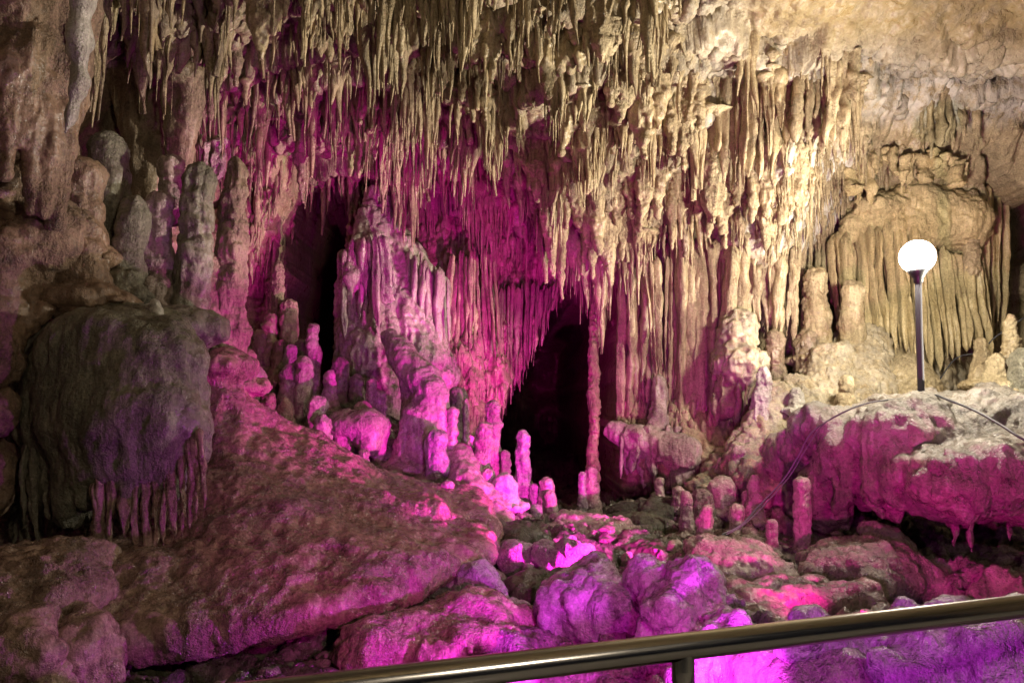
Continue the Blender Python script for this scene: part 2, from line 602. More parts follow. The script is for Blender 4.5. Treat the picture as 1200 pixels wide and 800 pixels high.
busy = 1 - smooth_c
TIER, TAMP = 0.62, 0.34
ph = (q[:, 1] + 0.40 * fbm(p3 * 1.1, 2)) / TIER                     # stepped tiers of the hanging roof
saw = ph - np.floor(ph)
cz = cz + busy * (TAMP * ((saw - 0.5) * (1 - sstep(0.93, 1.0, saw)) - 0.5 * sstep(0.93, 1.0, saw)) + 0.05 * fbm(p3 * 3.2, 3) + 0.06 * ridge(p3 * 7.5, 2)) + smooth_c * (0.12 * fbm(p3 * 1.1, 3) + 0.06 * ridge(p3 * 2.6, 4))
CV = np.stack([q[:, 0], q[:, 1], cz], 1)
CQ = gridq(len(cax), len(cay))
CV = rough(CV, CQ, lump=0.025, lf=4.0, pit=0.02, pf=15.0, flute=0.03, ff=12, crinkle=0.02, cf=9) * busy[:, None] + rough(CV, CQ, lump=0.04, lf=1.6, pit=0.014, pf=13.0, crinkle=0.014, cf=7) * smooth_c[:, None]
CZ = CV[:, 2].reshape(GX.shape)
crust = sstep(760, 880, cpx) * busy * 0.8
ceil = mk('cave_ceiling', CV, CQ, M['ceiling'], attrs={'ochre': smooth_c * 0.85, 'crust': crust * 0.6})
tag(ceil, kind='structure', label='rock ceiling of the cave')


def ceil_z(x, y):
    return bil(CZ, cax, cay, np.atleast_1d(x), np.atleast_1d(y))


# ------------------------------------------------------------------ the cave: back wall (depth as a function of width and height)
wl = [(290, 200, 8.9), (290, 330, 8.7), (290, 440, 8.5), (250, 300, 8.0), (250, 150, 7.6), (420, 200, 9.4), (420, 400, 9.1), (500, 150, 9.3), (500, 250, 9.4), (500, 400, 9.0), (500, 500, 8.7),
      (580, 200, 9.4), (580, 350, 9.2), (580, 480, 8.9), (640, 250, 9.4), (640, 380, 9.4), (700, 250, 9.2), (720, 350, 8.9), (730, 450, 8.5), (730, 560, 8.2), (700, 600, 9.0),
      (800, 250, 8.7), (800, 330, 8.5), (800, 450, 8.25), (800, 560, 7.9), (900, 60, 7.4), (900, 190, 7.5), (900, 250, 7.7), (900, 310, 8.1), (880, 400, 8.6), (880, 480, 8.1), (880, 560, 7.6),
      (840, 100, 7.6), (840, 250, 8.0), (1000, 90, 7.5), (1000, 180, 7.9), (950, 330, 9.2), (1000, 250, 8.9), (1050, 350, 8.9), (1000, 450, 8.4), (1000, 520, 7.7),
      (1080, 130, 7.8), (1080, 200, 8.3), (1100, 260, 8.8), (1100, 420, 8.8), (1100, 470, 8.0), (1200, 100, 7.8), (1200, 160, 8.0), (1175, 300, 9.9), (1190, 220, 9.3), (1230, 300, 9.0), (1230, 200, 8.4), (1200, 420, 9.2), (1260, 420, 8.4),
      (950, 600, 7.6), (1050, 590, 7.9), (1150, 620, 7.9), (1250, 640, 7.8), (1100, 540, 8.6), (1250, 520, 8.4)]
wp = np.array([P(*v) for v in wl])
wp = np.vstack([wp, [[-4.5, 8.2, 1], [-4.5, 8.2, 4], [0, 9.5, 5.2], [-2, 9.2, 5.2], [3, 7.4, 5.6], [7, 7.5, 5], [7, 7.5, 1], [8.5, 6, 3], [0, 9, -0.5], [4, 7.8, -0.5], [-3, 8.4, 0]]])
Wf = rbf(wp[:, [0, 2]], wp[:, 1])
wax = np.concatenate([np.linspace(-4.5, -3.2, 30, endpoint=False), np.linspace(-3.2, 6.2, 540, endpoint=False), np.linspace(6.2, 8.5, 30)])
waz = np.linspace(-0.6, 5.6, 330)
GX, GZ = np.meshgrid(wax, waz, indexing='ij')
q = np.stack([GX.ravel(), GZ.ravel()], 1)
wy = Wf(q)
wpx, wpy = to_px(np.stack([q[:, 0], wy, q[:, 1]], 1))
p3 = np.stack([q[:, 0], 0 * q[:, 0], q[:, 1]], 1)
wob = 9 * fbm(p3 * 2.2, 2)
edge = 643 - (wpy - 350) * 0.44 + wob                      # slanting edge of the hanging wall left of the passage
hole1 = sstep(0, 9, wpx - edge) * (1 - sstep(0, 8, wpx - 722 - wob)) * sstep(318, 338, wpy + wob)
hole2 = sstep(0, 8, wpx - 328 - wob) * (1 - sstep(0, 8, wpx - 398 - wob)) * sstep(180, 205, wpy + wob)
hole = np.maximum(hole1, hole2)
hole3 = sstep(0, 8, wpx - (1150 + (wpy - 180) * 0.13) - wob * 0.4) * (1 - sstep(0, 10, wpx - (1163 + (wpy - 180) * 0.40) - wob * 0.4)) * sstep(172, 196, wpy) * (1 - sstep(400, 425, wpy))
hole4 = sstep(0, 8, wpx - 926 - wob * 0.5) * (1 - sstep(0, 8, wpx - 972 - wob * 0.5)) * sstep(318, 336, wpy + wob) * (1 - sstep(430, 450, wpy))
hole5 = sstep(0, 6, wpx - 868 - wob * 0.5) * (1 - sstep(0, 6, wpx - 888 - wob * 0.5)) * sstep(320, 340, wpy + wob) * (1 - sstep(410, 430, wpy))
hole = np.maximum(hole, np.maximum(0.35 * hole3, 0.16 * np.maximum(hole4, hole5)))
fl_p = np.stack([q[:, 0] + 0.06 * fbm(p3 * 1.7, 2), 0 * q[:, 0], q[:, 1] * 0.10], 1)
fluted = ridge(fl_p * 6.5, 3)
wy = wy - 0.07 * fluted - 0.10 * fbm(p3 * 2.0, 3) - 0.05 * ridge(p3 * 5 + 4, 2) + hole * (11 + 1.5 * fbm(p3 * 1.5, 2))
WV = np.stack([q[:, 0], wy, q[:, 1]], 1)
WQ = gridq(len(wax), len(waz))
WV0 = WV
keep = np.where(hole > 0.02, 0.0, 1.0)[:, None]
WV = WV * (1 - keep) + keep * rough(WV, WQ, lump=0.0, flute=0.018, ff=16.0, pit=0.016, pf=16.0, sign=-1)
crust = sstep(820, 900, wpx) * (1 - sstep(980, 1040, wpx)) * sstep(150, 200, wpy) * (1 - sstep(280, 330, wpy)) * 0.9
crust = np.maximum(crust, sstep(980, 1030, wpx) * sstep(70, 90, wpy) * (1 - sstep(125, 160, wpy)) * 0.8)
crust = np.maximum(crust, sstep(960, 1000, wpx) * sstep(420, 450, wpy) * 0.35)
moss = np.maximum((1 - sstep(435, 450, wpx)) * sstep(400, 410, wpx) * sstep(400, 430, wpy), 0.8 * sstep(720, 740, wpx) * (1 - sstep(900, 950, wpx)) * sstep(545, 570, wpy))
WY = wy.reshape(GX.shape)
wall = mk('cave_wall_back', WV, WQ, M['cream'], attrs={'crust': crust, 'moss': moss})
tag(wall, kind='structure', label='fluted back wall of the cave with two dark passages')


def wall_y(x, z):
    return bil(WY, wax, waz, np.atleast_1d(x), np.atleast_1d(z))


# left wall: width as a function of depth and height
lay = np.linspace(-1, 9.4, 420)
laz = np.linspace(-0.6, 5.2, 240)
GY, GZ = np.meshgrid(lay, laz, indexing='ij')
q = np.stack([GY.ravel(), GZ.ravel()], 1)
lx = -3.75 + 0.10 * np.clip(q[:, 0] - 5, 0, 9) + 0.05 * np.clip(q[:, 0] - 6.5, 0, 3) ** 2 - 0.25 * sstep(2.2, 3.4, q[:, 1]) * (1 - sstep(3.4, 4.6, q[:, 1])) + 0.5 * sstep(3.6, 4.8, q[:, 1])
p3 = np.stack([0 * q[:, 0], q[:, 0], q[:, 1]], 1)
lx = lx + 0.16 * fbm(p3 * 1.6, 3) + 0.06 * ridge(np.stack([0 * q[:, 0], q[:, 0], q[:, 1] * 0.14], 1) * 6, 3)
LV = np.stack([lx, q[:, 0], q[:, 1]], 1)
LQ = gridq(len(lay), len(laz))
LV = rough(LV, LQ, lump=0.05, lf=4, flute=0.02, pit=0.014, pf=16)
lw = mk('cave_wall_left', LV, LQ, M['brown'])
tag(lw, kind='structure', label='dim brown left wall of the cave')
# right wall, beyond the frame, closes the chamber
ray_, raz_ = np.linspace(-1, 8.5, 60), np.linspace(-0.6, 5.6, 40)
GY, GZ = np.meshgrid(ray_, raz_, indexing='ij')
q = np.stack([GY.ravel(), GZ.ravel()], 1)
p3 = np.stack([0 * q[:, 0], q[:, 0], q[:, 1]], 1)
RV = np.stack([7.6 + 0.35 * fbm(p3 * 0.9, 3), q[:, 0], q[:, 1]], 1)
tag(mk('cave_wall_right', RV, gridq(60, 40), M['tan']), kind='structure', label='right wall of the cave')
# the walkway underfoot
wv = np.array([[x, y, z] for x in (-6, 7) for y in (-1.5, 1.62) for z in (-0.25, 0.0)], float)
wq = np.array([[0, 1, 3, 2], [4, 6, 7, 5], [0, 4, 5, 1], [2, 3, 7, 6], [0, 2, 6, 4], [1, 5, 7, 3]])
ww = mk('walkway', wv, wq, M['concrete'])
ww.data.polygons.foreach_set('use_smooth', np.zeros(6, dtype=bool))
tag(ww, kind='structure', label='concrete visitor walkway')

# ------------------------------------------------------------------ builders of formations
def blob_obj(name, prims, mat, label, cat, h=0.02, k=0.08, lump=0.03, lf=3.0, flute=0.012, ff=11.0, pit=0.008, pf=24.0, group=None, kind=None, seed=0.0, attrs=None, crinkle=0.0, cf=8.0):
    V, Q = blob(prims, h, k, lump, lf, seed)
    V = rough(V, Q, flute=flute, ff=ff, pit=pit, pf=pf, seed=seed, crinkle=crinkle, cf=cf)
    a = attrs(V) if attrs else None
    return tag(mk(name, V, Q, M[mat], attrs=a), label, cat, group, kind)


def upright(top, base, rt, rb, seed, lumps=0.14, rows=0, foot=1.8, flat=1.0, flute=0.006, pit=0.006, bury=0.10):
    """stalagmite grown from fused drip lumps between a top point and a base point"""
    r = random.Random(seed)
    top, base = np.asarray(top, float), np.asarray(base, float)
    H = float(np.linalg.norm(top - base))
    rt = rt * (0.72, 0.95, 0.82, 1.05)[seed % 4]
    n = int(min(max(H / (0.75 * (rt + rb) / 2), 3), 18))
    pr, last = [], None
    for i in range(n):
        t = i / (n - 1)
        rr = (rb + (rt - rb) * t ** 0.75) * (1 + 0.9 * lumps * r.uniform(-1, 1))
        c = base + (top - base) * t + np.array([r.uniform(-1, 1), r.uniform(-1, 1), 0]) * rr * (0.08 + 0.8 * lumps)
        if i == n - 1:
            c = top - np.array([0, 0, rr * 0.9])
        pr.append(('e', c, np.array([rr * r.uniform(0.9, 1.1), rr * r.uniform(0.85, 1.1), max(rr * 0.95, H / n * 0.9)])))
        if last is not None:
            pr.append(('c', last[0], c, last[1] * 0.86, rr * 0.86))
        last = (c, rr)
        if r.random() < 1.4 * lumps:
            a = r.uniform(0, 6.28)
            q = c + np.array([math.cos(a), math.sin(a), r.uniform(-0.6, 0.3)]) * rr * 0.75
            pr.append(('c', q, q - np.array([0, 0, rr * r.uniform(0.4, 1.6)]), rr * r.uniform(0.25, 0.5), rr * 0.22))
    if foot > 1.01:
        pr.append(('e', base - np.array([0, 0, rb * 0.1]), np.array([rb * foot, rb * foot, rb * 0.55])))
    pr.append(('c', base, base - np.array([0, 0, bury]), rb * 0.95, rb))
    h = min(max(min(rt, rb) / 5.5, 0.007), 0.018)
    V, Q = blob(pr, h, max(0.55 * rt, 0.02), rt * 0.12, 1.1 / max(rt, 0.03), seed)
    N_ = vnormals(V, Q)
    V = V + N_ * (0.035 * rt * np.sin((V[:, 2] + 0.25 * rt * vnoise(V * 0.5 / max(rt, 0.02))) * 4.2 / max(rt, 0.02)) * np.sqrt(np.clip(1 - N_[:, 2] ** 2, 0, 1)))[:, None]
    return rough(V, Q, flute=flute + 0.05 * rt, ff=16, pit=pit, pf=30, seed=seed * 1.37, crinkle=0.05 * rt, cf=14), Q


def stalagmite(px, ytop, ybase, wt, wb, Y, mat, label, seed=0, lean=0.0, group=None, **kw):
    top, base = P(px + lean, ytop, Y), P(px, ybase, Y)
    gap = base[2] - floor_z(base[0], base[1])
    if 0 < gap < 0.4:
        base[2] -= gap + 0.02
    V, Q = upright(top, base, pxm(wt, Y) / 2, pxm(wb, Y) / 2, seed or int(px * 7 + ytop), **kw)
    return tag(mk('stalagmite', V, Q, M[mat]), label, 'stalagmite', group)


def fold_mesh(top, bot, w0, w1, depth, seed, seg=14, rows=24, tip=True):
    r = random.Random(seed)
    t = np.linspace(0, 1, rows)
    top, bot = np.asarray(top), np.asarray(bot)
    path = top + (bot - top) * t[:, None]
    path[:, 0] += w0 * (0.30 * np.sin(t * r.uniform(1, 4) + r.uniform(0, 6)) + 0.08 * np.sin(t * r.uniform(8, 16) + r.uniform(0, 6)))
    path[:, 1] += w0 * (0.40 * np.sin(t * r.uniform(2, 6) + r.uniform(0, 6)) + 0.20 * np.sin(t * r.uniform(8, 16) + r.uniform(0, 6)))
    wav = 1 + 0.14 * np.sin(t * r.uniform(2, 6) + r.uniform(0, 6)) + 0.05 * np.sin(t * r.uniform(14, 30) + r.uniform(0, 6))
    rw = (w0 + (w1 - w0) * t) * wav
    rd = (depth + (depth * w1 / w0 - depth) * t) * (1 + 0.14 * np.sin(t * r.uniform(5, 12)))
    cap = np.sqrt(np.clip(1 - (1 - np.clip(t / 0.07, 0, 1)) ** 2, 0.01, 1))
    if tip:
        end = np.clip((1 - t) / r.uniform(0.06, 0.45), 0, 1) ** 0.6
        cap = cap * np.maximum(end, 0.03)
    th = np.linspace(0, 2 * math.pi, seg, endpoint=False)
    prof = 1 + r.uniform(0.05, 0.30) * np.cos(2 * th + r.uniform(0, 6)) + r.uniform(0.05, 0.24) * np.cos(3 * th + r.uniform(0, 6)) + r.uniform(0, 0.12) * np.cos(5 * th + r.uniform(0, 6))
    V, Q = column(path, rw * cap, rd * cap, seg, rot=r.uniform(-0.6, 0.6), prof=prof)
    return rough(V, Q, lump=w0 * 0.20, lf=9, flute=w0 * 0.22, ff=30, pit=0.007, pf=30, seed=seed * 0.71), Q


def drapery(name, tops, bots, n, Y0, Y1, mat, label, cat='drapery', wr=0.75, dr=1.2, jag=10, seed=1, bulge=0.0, tip=True, spread=0.0, taper=0.75, group=None):
    """a curtain of stone: every fold is a part. tops / bots: pixel polylines"""
    r = random.Random(seed)
    tx, bx = [p[0] for p in tops], [p[0] for p in bots]
    u = [(i + 0.5 + r.uniform(-0.22, 0.22)) / n for i in range(n)]
    mid = P((tx[0] + tx[-1]) / 2, (tops[0][1] + bots[0][1]) / 2, (Y0 + Y1) / 2)
    root = empty(name, mid, label, cat, group)
    for i, s in enumerate(u):
        a = tx[0] + (tx[-1] - tx[0]) * s
        b = bx[0] + (bx[-1] - bx[0]) * s
        ya = np.interp(a, tx, [p[1] for p in tops]) + r.uniform(-0.35, 0.35) * jag
        yb = np.interp(b, bx, [p[1] for p in bots]) + r.uniform(-1, 0.6) * jag - (r.random() < 0.18) * r.uniform(0.1, 0.4) * abs(bots[0][1] - tops[0][1])
        Y = Y0 + (Y1 - Y0) * s - bulge * math.sin(math.pi * s) + r.uniform(-0.07, 0.07)
        w0 = pxm(abs(tx[-1] - tx[0]) / n, Y) * wr * math.exp(r.gauss(0, 0.36))
        w1 = w0 * max(abs(bx[-1] - bx[0]) / max(abs(tx[-1] - tx[0]), 1), 0.2) * r.uniform(taper - 0.2, taper + 0.15)
        V, Q = fold_mesh(P(a, ya, Y), P(b, yb, Y - spread), w0, w1, w0 * dr, seed * 100 + i, tip=tip)
        mk('fold', V, Q, M[mat], root)
    return root


# ------------------------------------------------------------------ left: hanging masses and pillars
LOBES = [(-8, 40, 190, 22, 4.35), (12, 85, 205, 17, 4.28), (28, 70, 168, 16, 4.3), (44, 60, 243, 20, 4.4), (58, 100, 250, 13, 4.42), (72, 80, 262, 18, 4.5), (88, 50, 150, 13, 4.55), (20, 0, 110, 24, 4.35), (50, -20, 90, 26, 4.45), (78, -30, 70, 22, 4.55)]
pr = []
for i, (px, y0, y1, rr, Y) in enumerate(LOBES):
    pr += [E(px, y0, Y, rr * 1.35, rr * 1.5), C(px, y0, Y, rr * 1.1, px - 3, (y0 + y1) / 2, Y, rr * 0.8), C(px - 3, (y0 + y1) / 2, Y, rr * 0.8, px - 6, y1, Y, rr * 0.38)]
pr += [C(10, -60, 4.75, 60, 20, 130, 4.75, 40), C(70, -60, 4.8, 50, 60, 120, 4.8, 36)]
blob_obj('hanging_flowstone', pr, 'brown', 'big brown bulging flowstone hanging in the upper left corner', 'flowstone', h=0.015, k=0.03, lump=0.016, lf=5, flute=0.014, ff=12, crinkle=0.006, cf=10)
V, Q = column(spline([P(103, -20, 4.2), P(95, 20, 4.2), P(92, 60, 4.2), P(94, 95, 4.2), P(86, 125, 4.2), P(77, 156, 4.2)], 40),
              np.interp(np.linspace(0, 1, 40), [0, 0.3, 0.5, 0.7, 1], [0.075, 0.07, 0.055, 0.05, 0.008]) * (1 + 0.15 * np.sin(np.linspace(0, 22, 40))), seg=16)
tag(mk('stalactite', rough(V, Q, lump=0.012, lf=14, flute=0.008, pit=0.006), Q, M['pale']), 'pale lavender ribbon stalactite beside the big brown flowstone, upper left', 'stalactite')
blob_obj('knobbly_flowstone', [E(15, 225, 4.75, 50, 40), E(55, 285, 4.7, 42, 42), E(20, 300, 4.6, 40, 45), C(70, 260, 4.8, 25, 90, 350, 4.8, 20), C(20, 300, 4.6, 24, 12, 420, 4.5, 10),
                               C(45, 310, 4.65, 16, 48, 372, 4.6, 6), C(0, 290, 4.5, 25, 0, 440, 4.4, 14), C(30, 330, 4.6, 12, 26, 430, 4.55, 5)],
         'brown', 'knobbly brown flowstone with drips at the left edge, above the dome', 'flowstone', k=0.06, lump=0.035, lf=7, flute=0.012, pit=0.014, pf=18)
ST = [  # px, ytop, ybase, wtop, wbase, Y, material, label, kwargs
    (80, 157, 260, 20, 34, 5.0, 'brown', 'small brown pointed stalagmite left of the violet knob, far left', {}),
    (97, 190, 300, 38, 44, 4.95, 'brown', 'rounded violet-brown knob stalagmite, far left', {'lumps': 0.05}),
    (128, 160, 300, 40, 46, 5.3, 'grey', 'rounded grey-green knob stalagmite, far left', {'lumps': 0.05}),
    (100, 250, 350, 36, 60, 4.85, 'brown', 'brown leaning knob just above the large dome, left', {'lean': -8, 'lumps': 0.05}),
    (146, 232, 345, 34, 40, 5.15, 'grey', 'grey streaked stalagmite between the knobs and the violet drip, left', {'lean': 12}),
    (178, 228, 368, 26, 44, 5.3, 'pink', 'glossy violet-lit stalagmite left of the two tall pillars', {'lean': 10, 'lumps': 0.2}),
    (202, 186, 240, 30, 22, 5.7, 'pink', 'small dark violet knob above the glossy violet stalagmite', {'lumps': 0.05}),
    (214, 196, 480, 24, 46, 5.35, 'grey', 'tall grey-violet pillar, the left of the two tall pillars', {'lean': 20, 'lumps': 0.05, 'flute': 0.016}),
    (262, 192, 450, 24, 56, 5.7, 'tan', 'tall pinkish brown pillar, the right of the two tall pillars', {'lean': 14, 'lumps': 0.10, 'flute': 0.016}),
    (244, 300, 440, 22, 44, 5.6, 'tan', 'shorter lumpy pillar tucked between the two tall pillars', {'lumps': 0.16}),
    (183, 352, 385, 10, 16, 4.75, 'pale', 'tiny shiny white stalagmite on the shoulder of the dome', {}),
    (186, 388, 412, 18, 24, 4.55, 'brown', 'small round knob on the upper right of the dome', {'lumps': 0.03}),
]
blob_obj('hanging_tooth', [E(165, 95, 6.3, 36, 22), C(160, 95, 6.3, 28, 172, 190, 6.2, 22), C(172, 190, 6.2, 22, 180, 272, 6.2, 13), C(140, 110, 6.4, 18, 136, 170, 6.4, 8)],
         'tan', 'broad brown hanging flowstone tooth, the left of two, upper left', 'flowstone', k=0.05, lump=0.02, flute=0.018)
blob_obj('hanging_tooth', [E(216, 92, 6.1, 30, 16), C(203, 98, 6.1, 14, 203, 190, 6.1, 8), C(225, 98, 6.1, 17, 213, 195, 6.1, 10)],
         'tan', 'brown hanging flowstone tooth with a hollow, the right of two, upper left', 'flowstone', k=0.035, lump=0.012, flute=0.014)
drapery('drapery', [(108, 80), (150, 85)], [(104, 190), (150, 180)], 6, 6.6, 6.5, 'brown', 'dark brown drip curtain behind the hanging teeth, upper left', seed=3)
drapery('drapery', [(140, 20), (205, 20)], [(140, 62), (205, 60)], 11, 6.2, 6.2, 'tan', 'row of short straight drips near the top left edge', seed=4, jag=14, wr=0.5)
drapery('drapery', [(232, 165), (262, 165)], [(232, 215), (256, 215)], 4, 6.9, 6.9, 'pink', 'small violet drip curtain right of the hanging teeth', seed=5)

# the great dome with its fringe of fingers
dome = empty('flowstone_dome', P(150, 660, 4.6), 'great brown dome of flowstone with drooping fingers, left foreground', 'flowstone')
pr = [E(135, 440, 4.8, 82, 80, 80), E(95, 470, 4.75, 50, 74, 50), E(165, 480, 4.65, 60, 70, 50), E(190, 385, 5.0, 60, 26), C(35, 420, 4.8, 16, 110, 375, 4.95, 24)]
for px, y0, y1, r0, r1, Y in [(42, 430, 560, 15, 8, 4.65), (60, 425, 585, 20, 13, 4.55), (82, 405, 600, 24, 15, 4.45), (106, 395, 580, 26, 14, 4.38), (130, 392, 560, 26, 16, 4.33), (154, 400, 575, 25, 13, 4.3), (177, 410, 550, 22, 15, 4.3), (196, 425, 570, 20, 11, 4.32), (213, 440, 545, 17, 10, 4.38), (229, 460, 535, 13, 8, 4.45), (200, 400, 440, 28, 22, 4.5), (120, 470, 540, 20, 16, 4.28)]:
    pr.append(C(px, y0, Y + 0.12, r0 * 1.15, px + 2, (y0 + y1) / 2, Y, r0 * 1.05))
    pr.append(C(px + 2, (y0 + y1) / 2, Y, r0 * 1.05, px + 4, y1, Y + 0.03, r1))
V, Q = blob(pr, 0.015, 0.085, 0.028, 3.4)
V = rough(V, Q, flute=0.014, ff=9, pit=0.007, crinkle=0.007, cf=9)
mk('shell', V, Q, M['grey'], dome, attrs={'moss': 0.25 * (1 - sstep(-2.5, -2.1, V[:, 0]))})
for i, (a, ya, b, yb, w) in enumerate([(30, 540, 28, 620, 7), (42, 550, 40, 640, 9), (55, 560, 56, 610, 8), (70, 570, 70, 618, 9), (112, 590, 116, 668, 11), (124, 570, 118, 662, 10), (137, 570, 128, 655, 9), (150, 565, 150, 630, 13), (160, 560, 158, 640, 7),
                                       (170, 560, 170, 656, 10), (181, 555, 182, 650, 9), (192, 550, 193, 645, 8), (201, 545, 203, 636, 8), (210, 545, 213, 628, 7), (219, 540, 222, 620, 7), (227, 535, 231, 612, 7), (235, 530, 239, 598, 6),
                                       (86, 600, 84, 622, 10), (98, 610, 100, 628, 9)]):
    V, Q = fold_mesh(P(a, ya - 30, 4.30 if a > 105 else 4.5), P(b, yb, 4.22 if a > 105 else 4.45), pxm(w, 4.4) * 0.75, pxm(w, 4.4) * 0.55, pxm(w, 4.4) * 0.6, 300 + i, rows=22)
    mk('finger', V, Q, M['mound' if a > 105 else 'grey'], dome)
for i, (a, ya, b, yb, w) in enumerate([(10, 470, 12, 560, 16), (28, 600, 30, 660, 8), (48, 600, 48, 670, 7), (63, 600, 62, 690, 8), (14, 590, 14, 640, 10)]):
    V, Q = fold_mesh(P(a, ya - 40, 4.85), P(b, yb, 4.8), pxm(w, 4.8) * 0.6, pxm(w, 4.8) * 0.5, pxm(w, 4.8) * 0.6, 340 + i, rows=22)
    mk('finger', V, Q, M['grey'], dome)

# ------------------------------------------------------------------ mound and foreground rocks
lip = spline([[110, 752, 3.62], [170, 746, 3.66], [230, 740, 3.7], [290, 731, 3.75], [350, 720, 3.8], [410, 706, 3.95], [460, 690, 4.15], [510, 670, 4.4], [565, 650, 4.85]], 22)
crest = spline([[95, 690, 4.1], [150, 668, 4.4], [200, 635, 4.65], [250, 580, 5.0], [300, 545, 5.3], [350, 552, 5.5], [400, 568, 5.7], [455, 588, 5.9], [545, 606, 6.0]], 22)
pr = [C(262, 440, 5.5, 24, 262, 560, 5.2, 34), E(265, 432, 5.5, 34, 16, 50), C(285, 490, 5.5, 22, 400, 555, 5.9, 26), E(300, 545, 5.35, 50, 40)]
rr_ = random.Random(3)
for a, b in zip(lip, crest):
    m = 0.5 * (a + b) + np.array([0, rr_.uniform(-12, 2), 0])
    pr += [C(a[0], a[1], a[2], 17 + rr_.uniform(-4, 4), m[0], m[1], m[2], 26), C(m[0], m[1], m[2], 26, b[0], b[1], b[2], 30)]
blob_obj('flowstone_mound', pr, 'mound', 'broad wet brown mound of flowstone sloping across the left foreground', 'flowstone', h=0.016, k=0.12, lump=0.03, lf=3.0, flute=0.016, ff=9, pit=0.008, pf=22, crinkle=0.014, cf=7)
RK = [
    ('boulder', [E(60, 700, 3.7, 66, 40), E(20, 690, 3.8, 60, 44), E(85, 665, 3.9, 40, 22)], 'mound', 'rounded brown boulder at the left edge beside the mound'),
    ('boulder', [E(15, 770, 3.3, 60, 50), E(50, 800, 3.3, 40, 40)], 'mound', 'dark boulder in the lower left corner'),
    ('boulder', [E(90, 770, 3.45, 42, 46), C(70, 740, 3.5, 20, 115, 800, 3.4, 20)], 'mound', 'cracked brown boulder right of the lower left corner'),
    ('boulder', [E(0, 480, 4.4, 18, 30), E(-10, 560, 4.6, 30, 50)], 'brown', 'dark rock at the left edge below the knobbly flowstone'),
    ('rock', [C(430, 765, 3.7, 34, 560, 715, 4.2, 26), C(480, 745, 3.9, 30, 620, 730, 4.2, 18), E(540, 740, 4.0, 70, 26)], 'mound', 'low pinkish rock shelf below the mound, above the handrail'),
    ('rock', [E(590, 705, 4.4, 36, 12), C(560, 690, 4.5, 18, 600, 712, 4.35, 12)], 'violet', 'pink scooped rock lip in the middle foreground'),
    ('rock', [E(640, 655, 5.2, 22, 12), C(612, 662, 5.2, 10, 655, 648, 5.2, 14)], 'violet', 'small frosted pink rock in front of the central stalagmites'),
    ('rock', [E(600, 632, 5.6, 40, 18), C(560, 640, 5.5, 16, 640, 640, 5.6, 14)], 'dark', 'dark mossy rock before the central stalagmites'),
    ('rock', [E(690, 622, 6.4, 42, 14), C(655, 622, 6.5, 16, 730, 618, 6.4, 10), E(675, 630, 6.3, 26, 12)], 'pink', 'flat pink rock below the dark passage'),
    ('rock', [C(690, 690, 4.3, 24, 720, 720, 4.1, 34), E(700, 715, 4.1, 46, 40), C(660, 730, 4.1, 14, 740, 735, 4.0, 24)], 'violet', 'bright magenta craggy rock left of the violet boulder'),
    ('rock', [C(762, 672, 3.9, 18, 800, 705, 3.75, 36), E(795, 715, 3.7, 46, 44), C(770, 690, 3.85, 28, 790, 745, 3.6, 40)], 'violet', 'brightest violet boulder just above the handrail post'),
    ('rock', [C(835, 720, 4.35, 20, 1010, 705, 4.6, 22), C(850, 700, 4.5, 14, 960, 690, 4.8, 16), E(880, 735, 4.2, 50, 18)], 'floor', 'long low crimson rock step behind the handrail'),
    ('rock', [E(860, 665, 5.4, 52, 26), C(830, 650, 5.4, 22, 905, 680, 5.2, 20), C(815, 640, 5.5, 10, 835, 672, 5.3, 20)], 'pink', 'rough pink rock block with a stalagmite on its left end'),
    ('rock', [E(1010, 670, 5.4, 70, 34), C(980, 660, 5.6, 20, 1090, 690, 5.3, 22)], 'floor', 'smooth magenta flowstone hump under the ledge'),
    ('rock', [E(1045, 640, 5.7, 22, 15), E(1022, 640, 5.8, 12, 14)], 'floor', 'small lobed rock on the hump under the ledge'),
    ('boulder', [E(1120, 775, 2.55, 95, 42), E(1180, 790, 2.4, 80, 50), C(1060, 760, 2.7, 30, 1000, 775, 2.75, 18)], 'violet', 'bright violet boulder below the handrail, lower right corner'),
    ('boulder', [C(880, 790, 2.9, 28, 1000, 808, 2.6, 34), E(950, 800, 2.75, 70, 26)], 'floor', 'pitted grey rock below the handrail'),
    ('rock', [C(840, 780, 3.0, 20, 900, 772, 3.1, 26), E(870, 785, 3.0, 46, 22)], 'violet', 'speckled violet rock just right of the handrail post'),
    ('rock', [E(1190, 745, 3.6, 50, 22), E(1130, 735, 3.7, 30, 14)], 'floor', 'dark crimson rock behind the handrail at the right edge'),
    ('rock', [E(745, 615, 6.8, 30, 12), E(770, 600, 7.2, 24, 18), E(735, 600, 7.3, 20, 10)], 'dark', 'dark mossy rock at the foot of the fluted columns'),
    ('rock', [E(775, 655, 5.7, 28, 13), E(745, 650, 5.9, 20, 10)], 'dark', 'dark greenish rock behind the violet boulder'),
    ('rock', [C(610, 700, 4.7, 14, 680, 690, 4.8, 18), E(650, 700, 4.6, 40, 16)], 'dark', 'dark brown rock in the hollow at the middle foreground'),
    ('rock', [E(725, 722, 3.95, 18, 14, 8)], 'dark', 'dark smooth stone lodged in the bright magenta rock'),
]
for i, (nm, pr, mt, lb) in enumerate(RK):
    big = mt in ('violet',)
    blob_obj(nm, pr, mt, lb, 'boulder' if nm == 'boulder' else 'rock', h=0.016, k=0.07, lump=0.085 if mt == 'violet' else 0.035, lf=3.6 if mt == 'violet' else 4.5, flute=0.010, pit=0.010, pf=24, seed=i * 3.1, crinkle=0.016, cf=9)

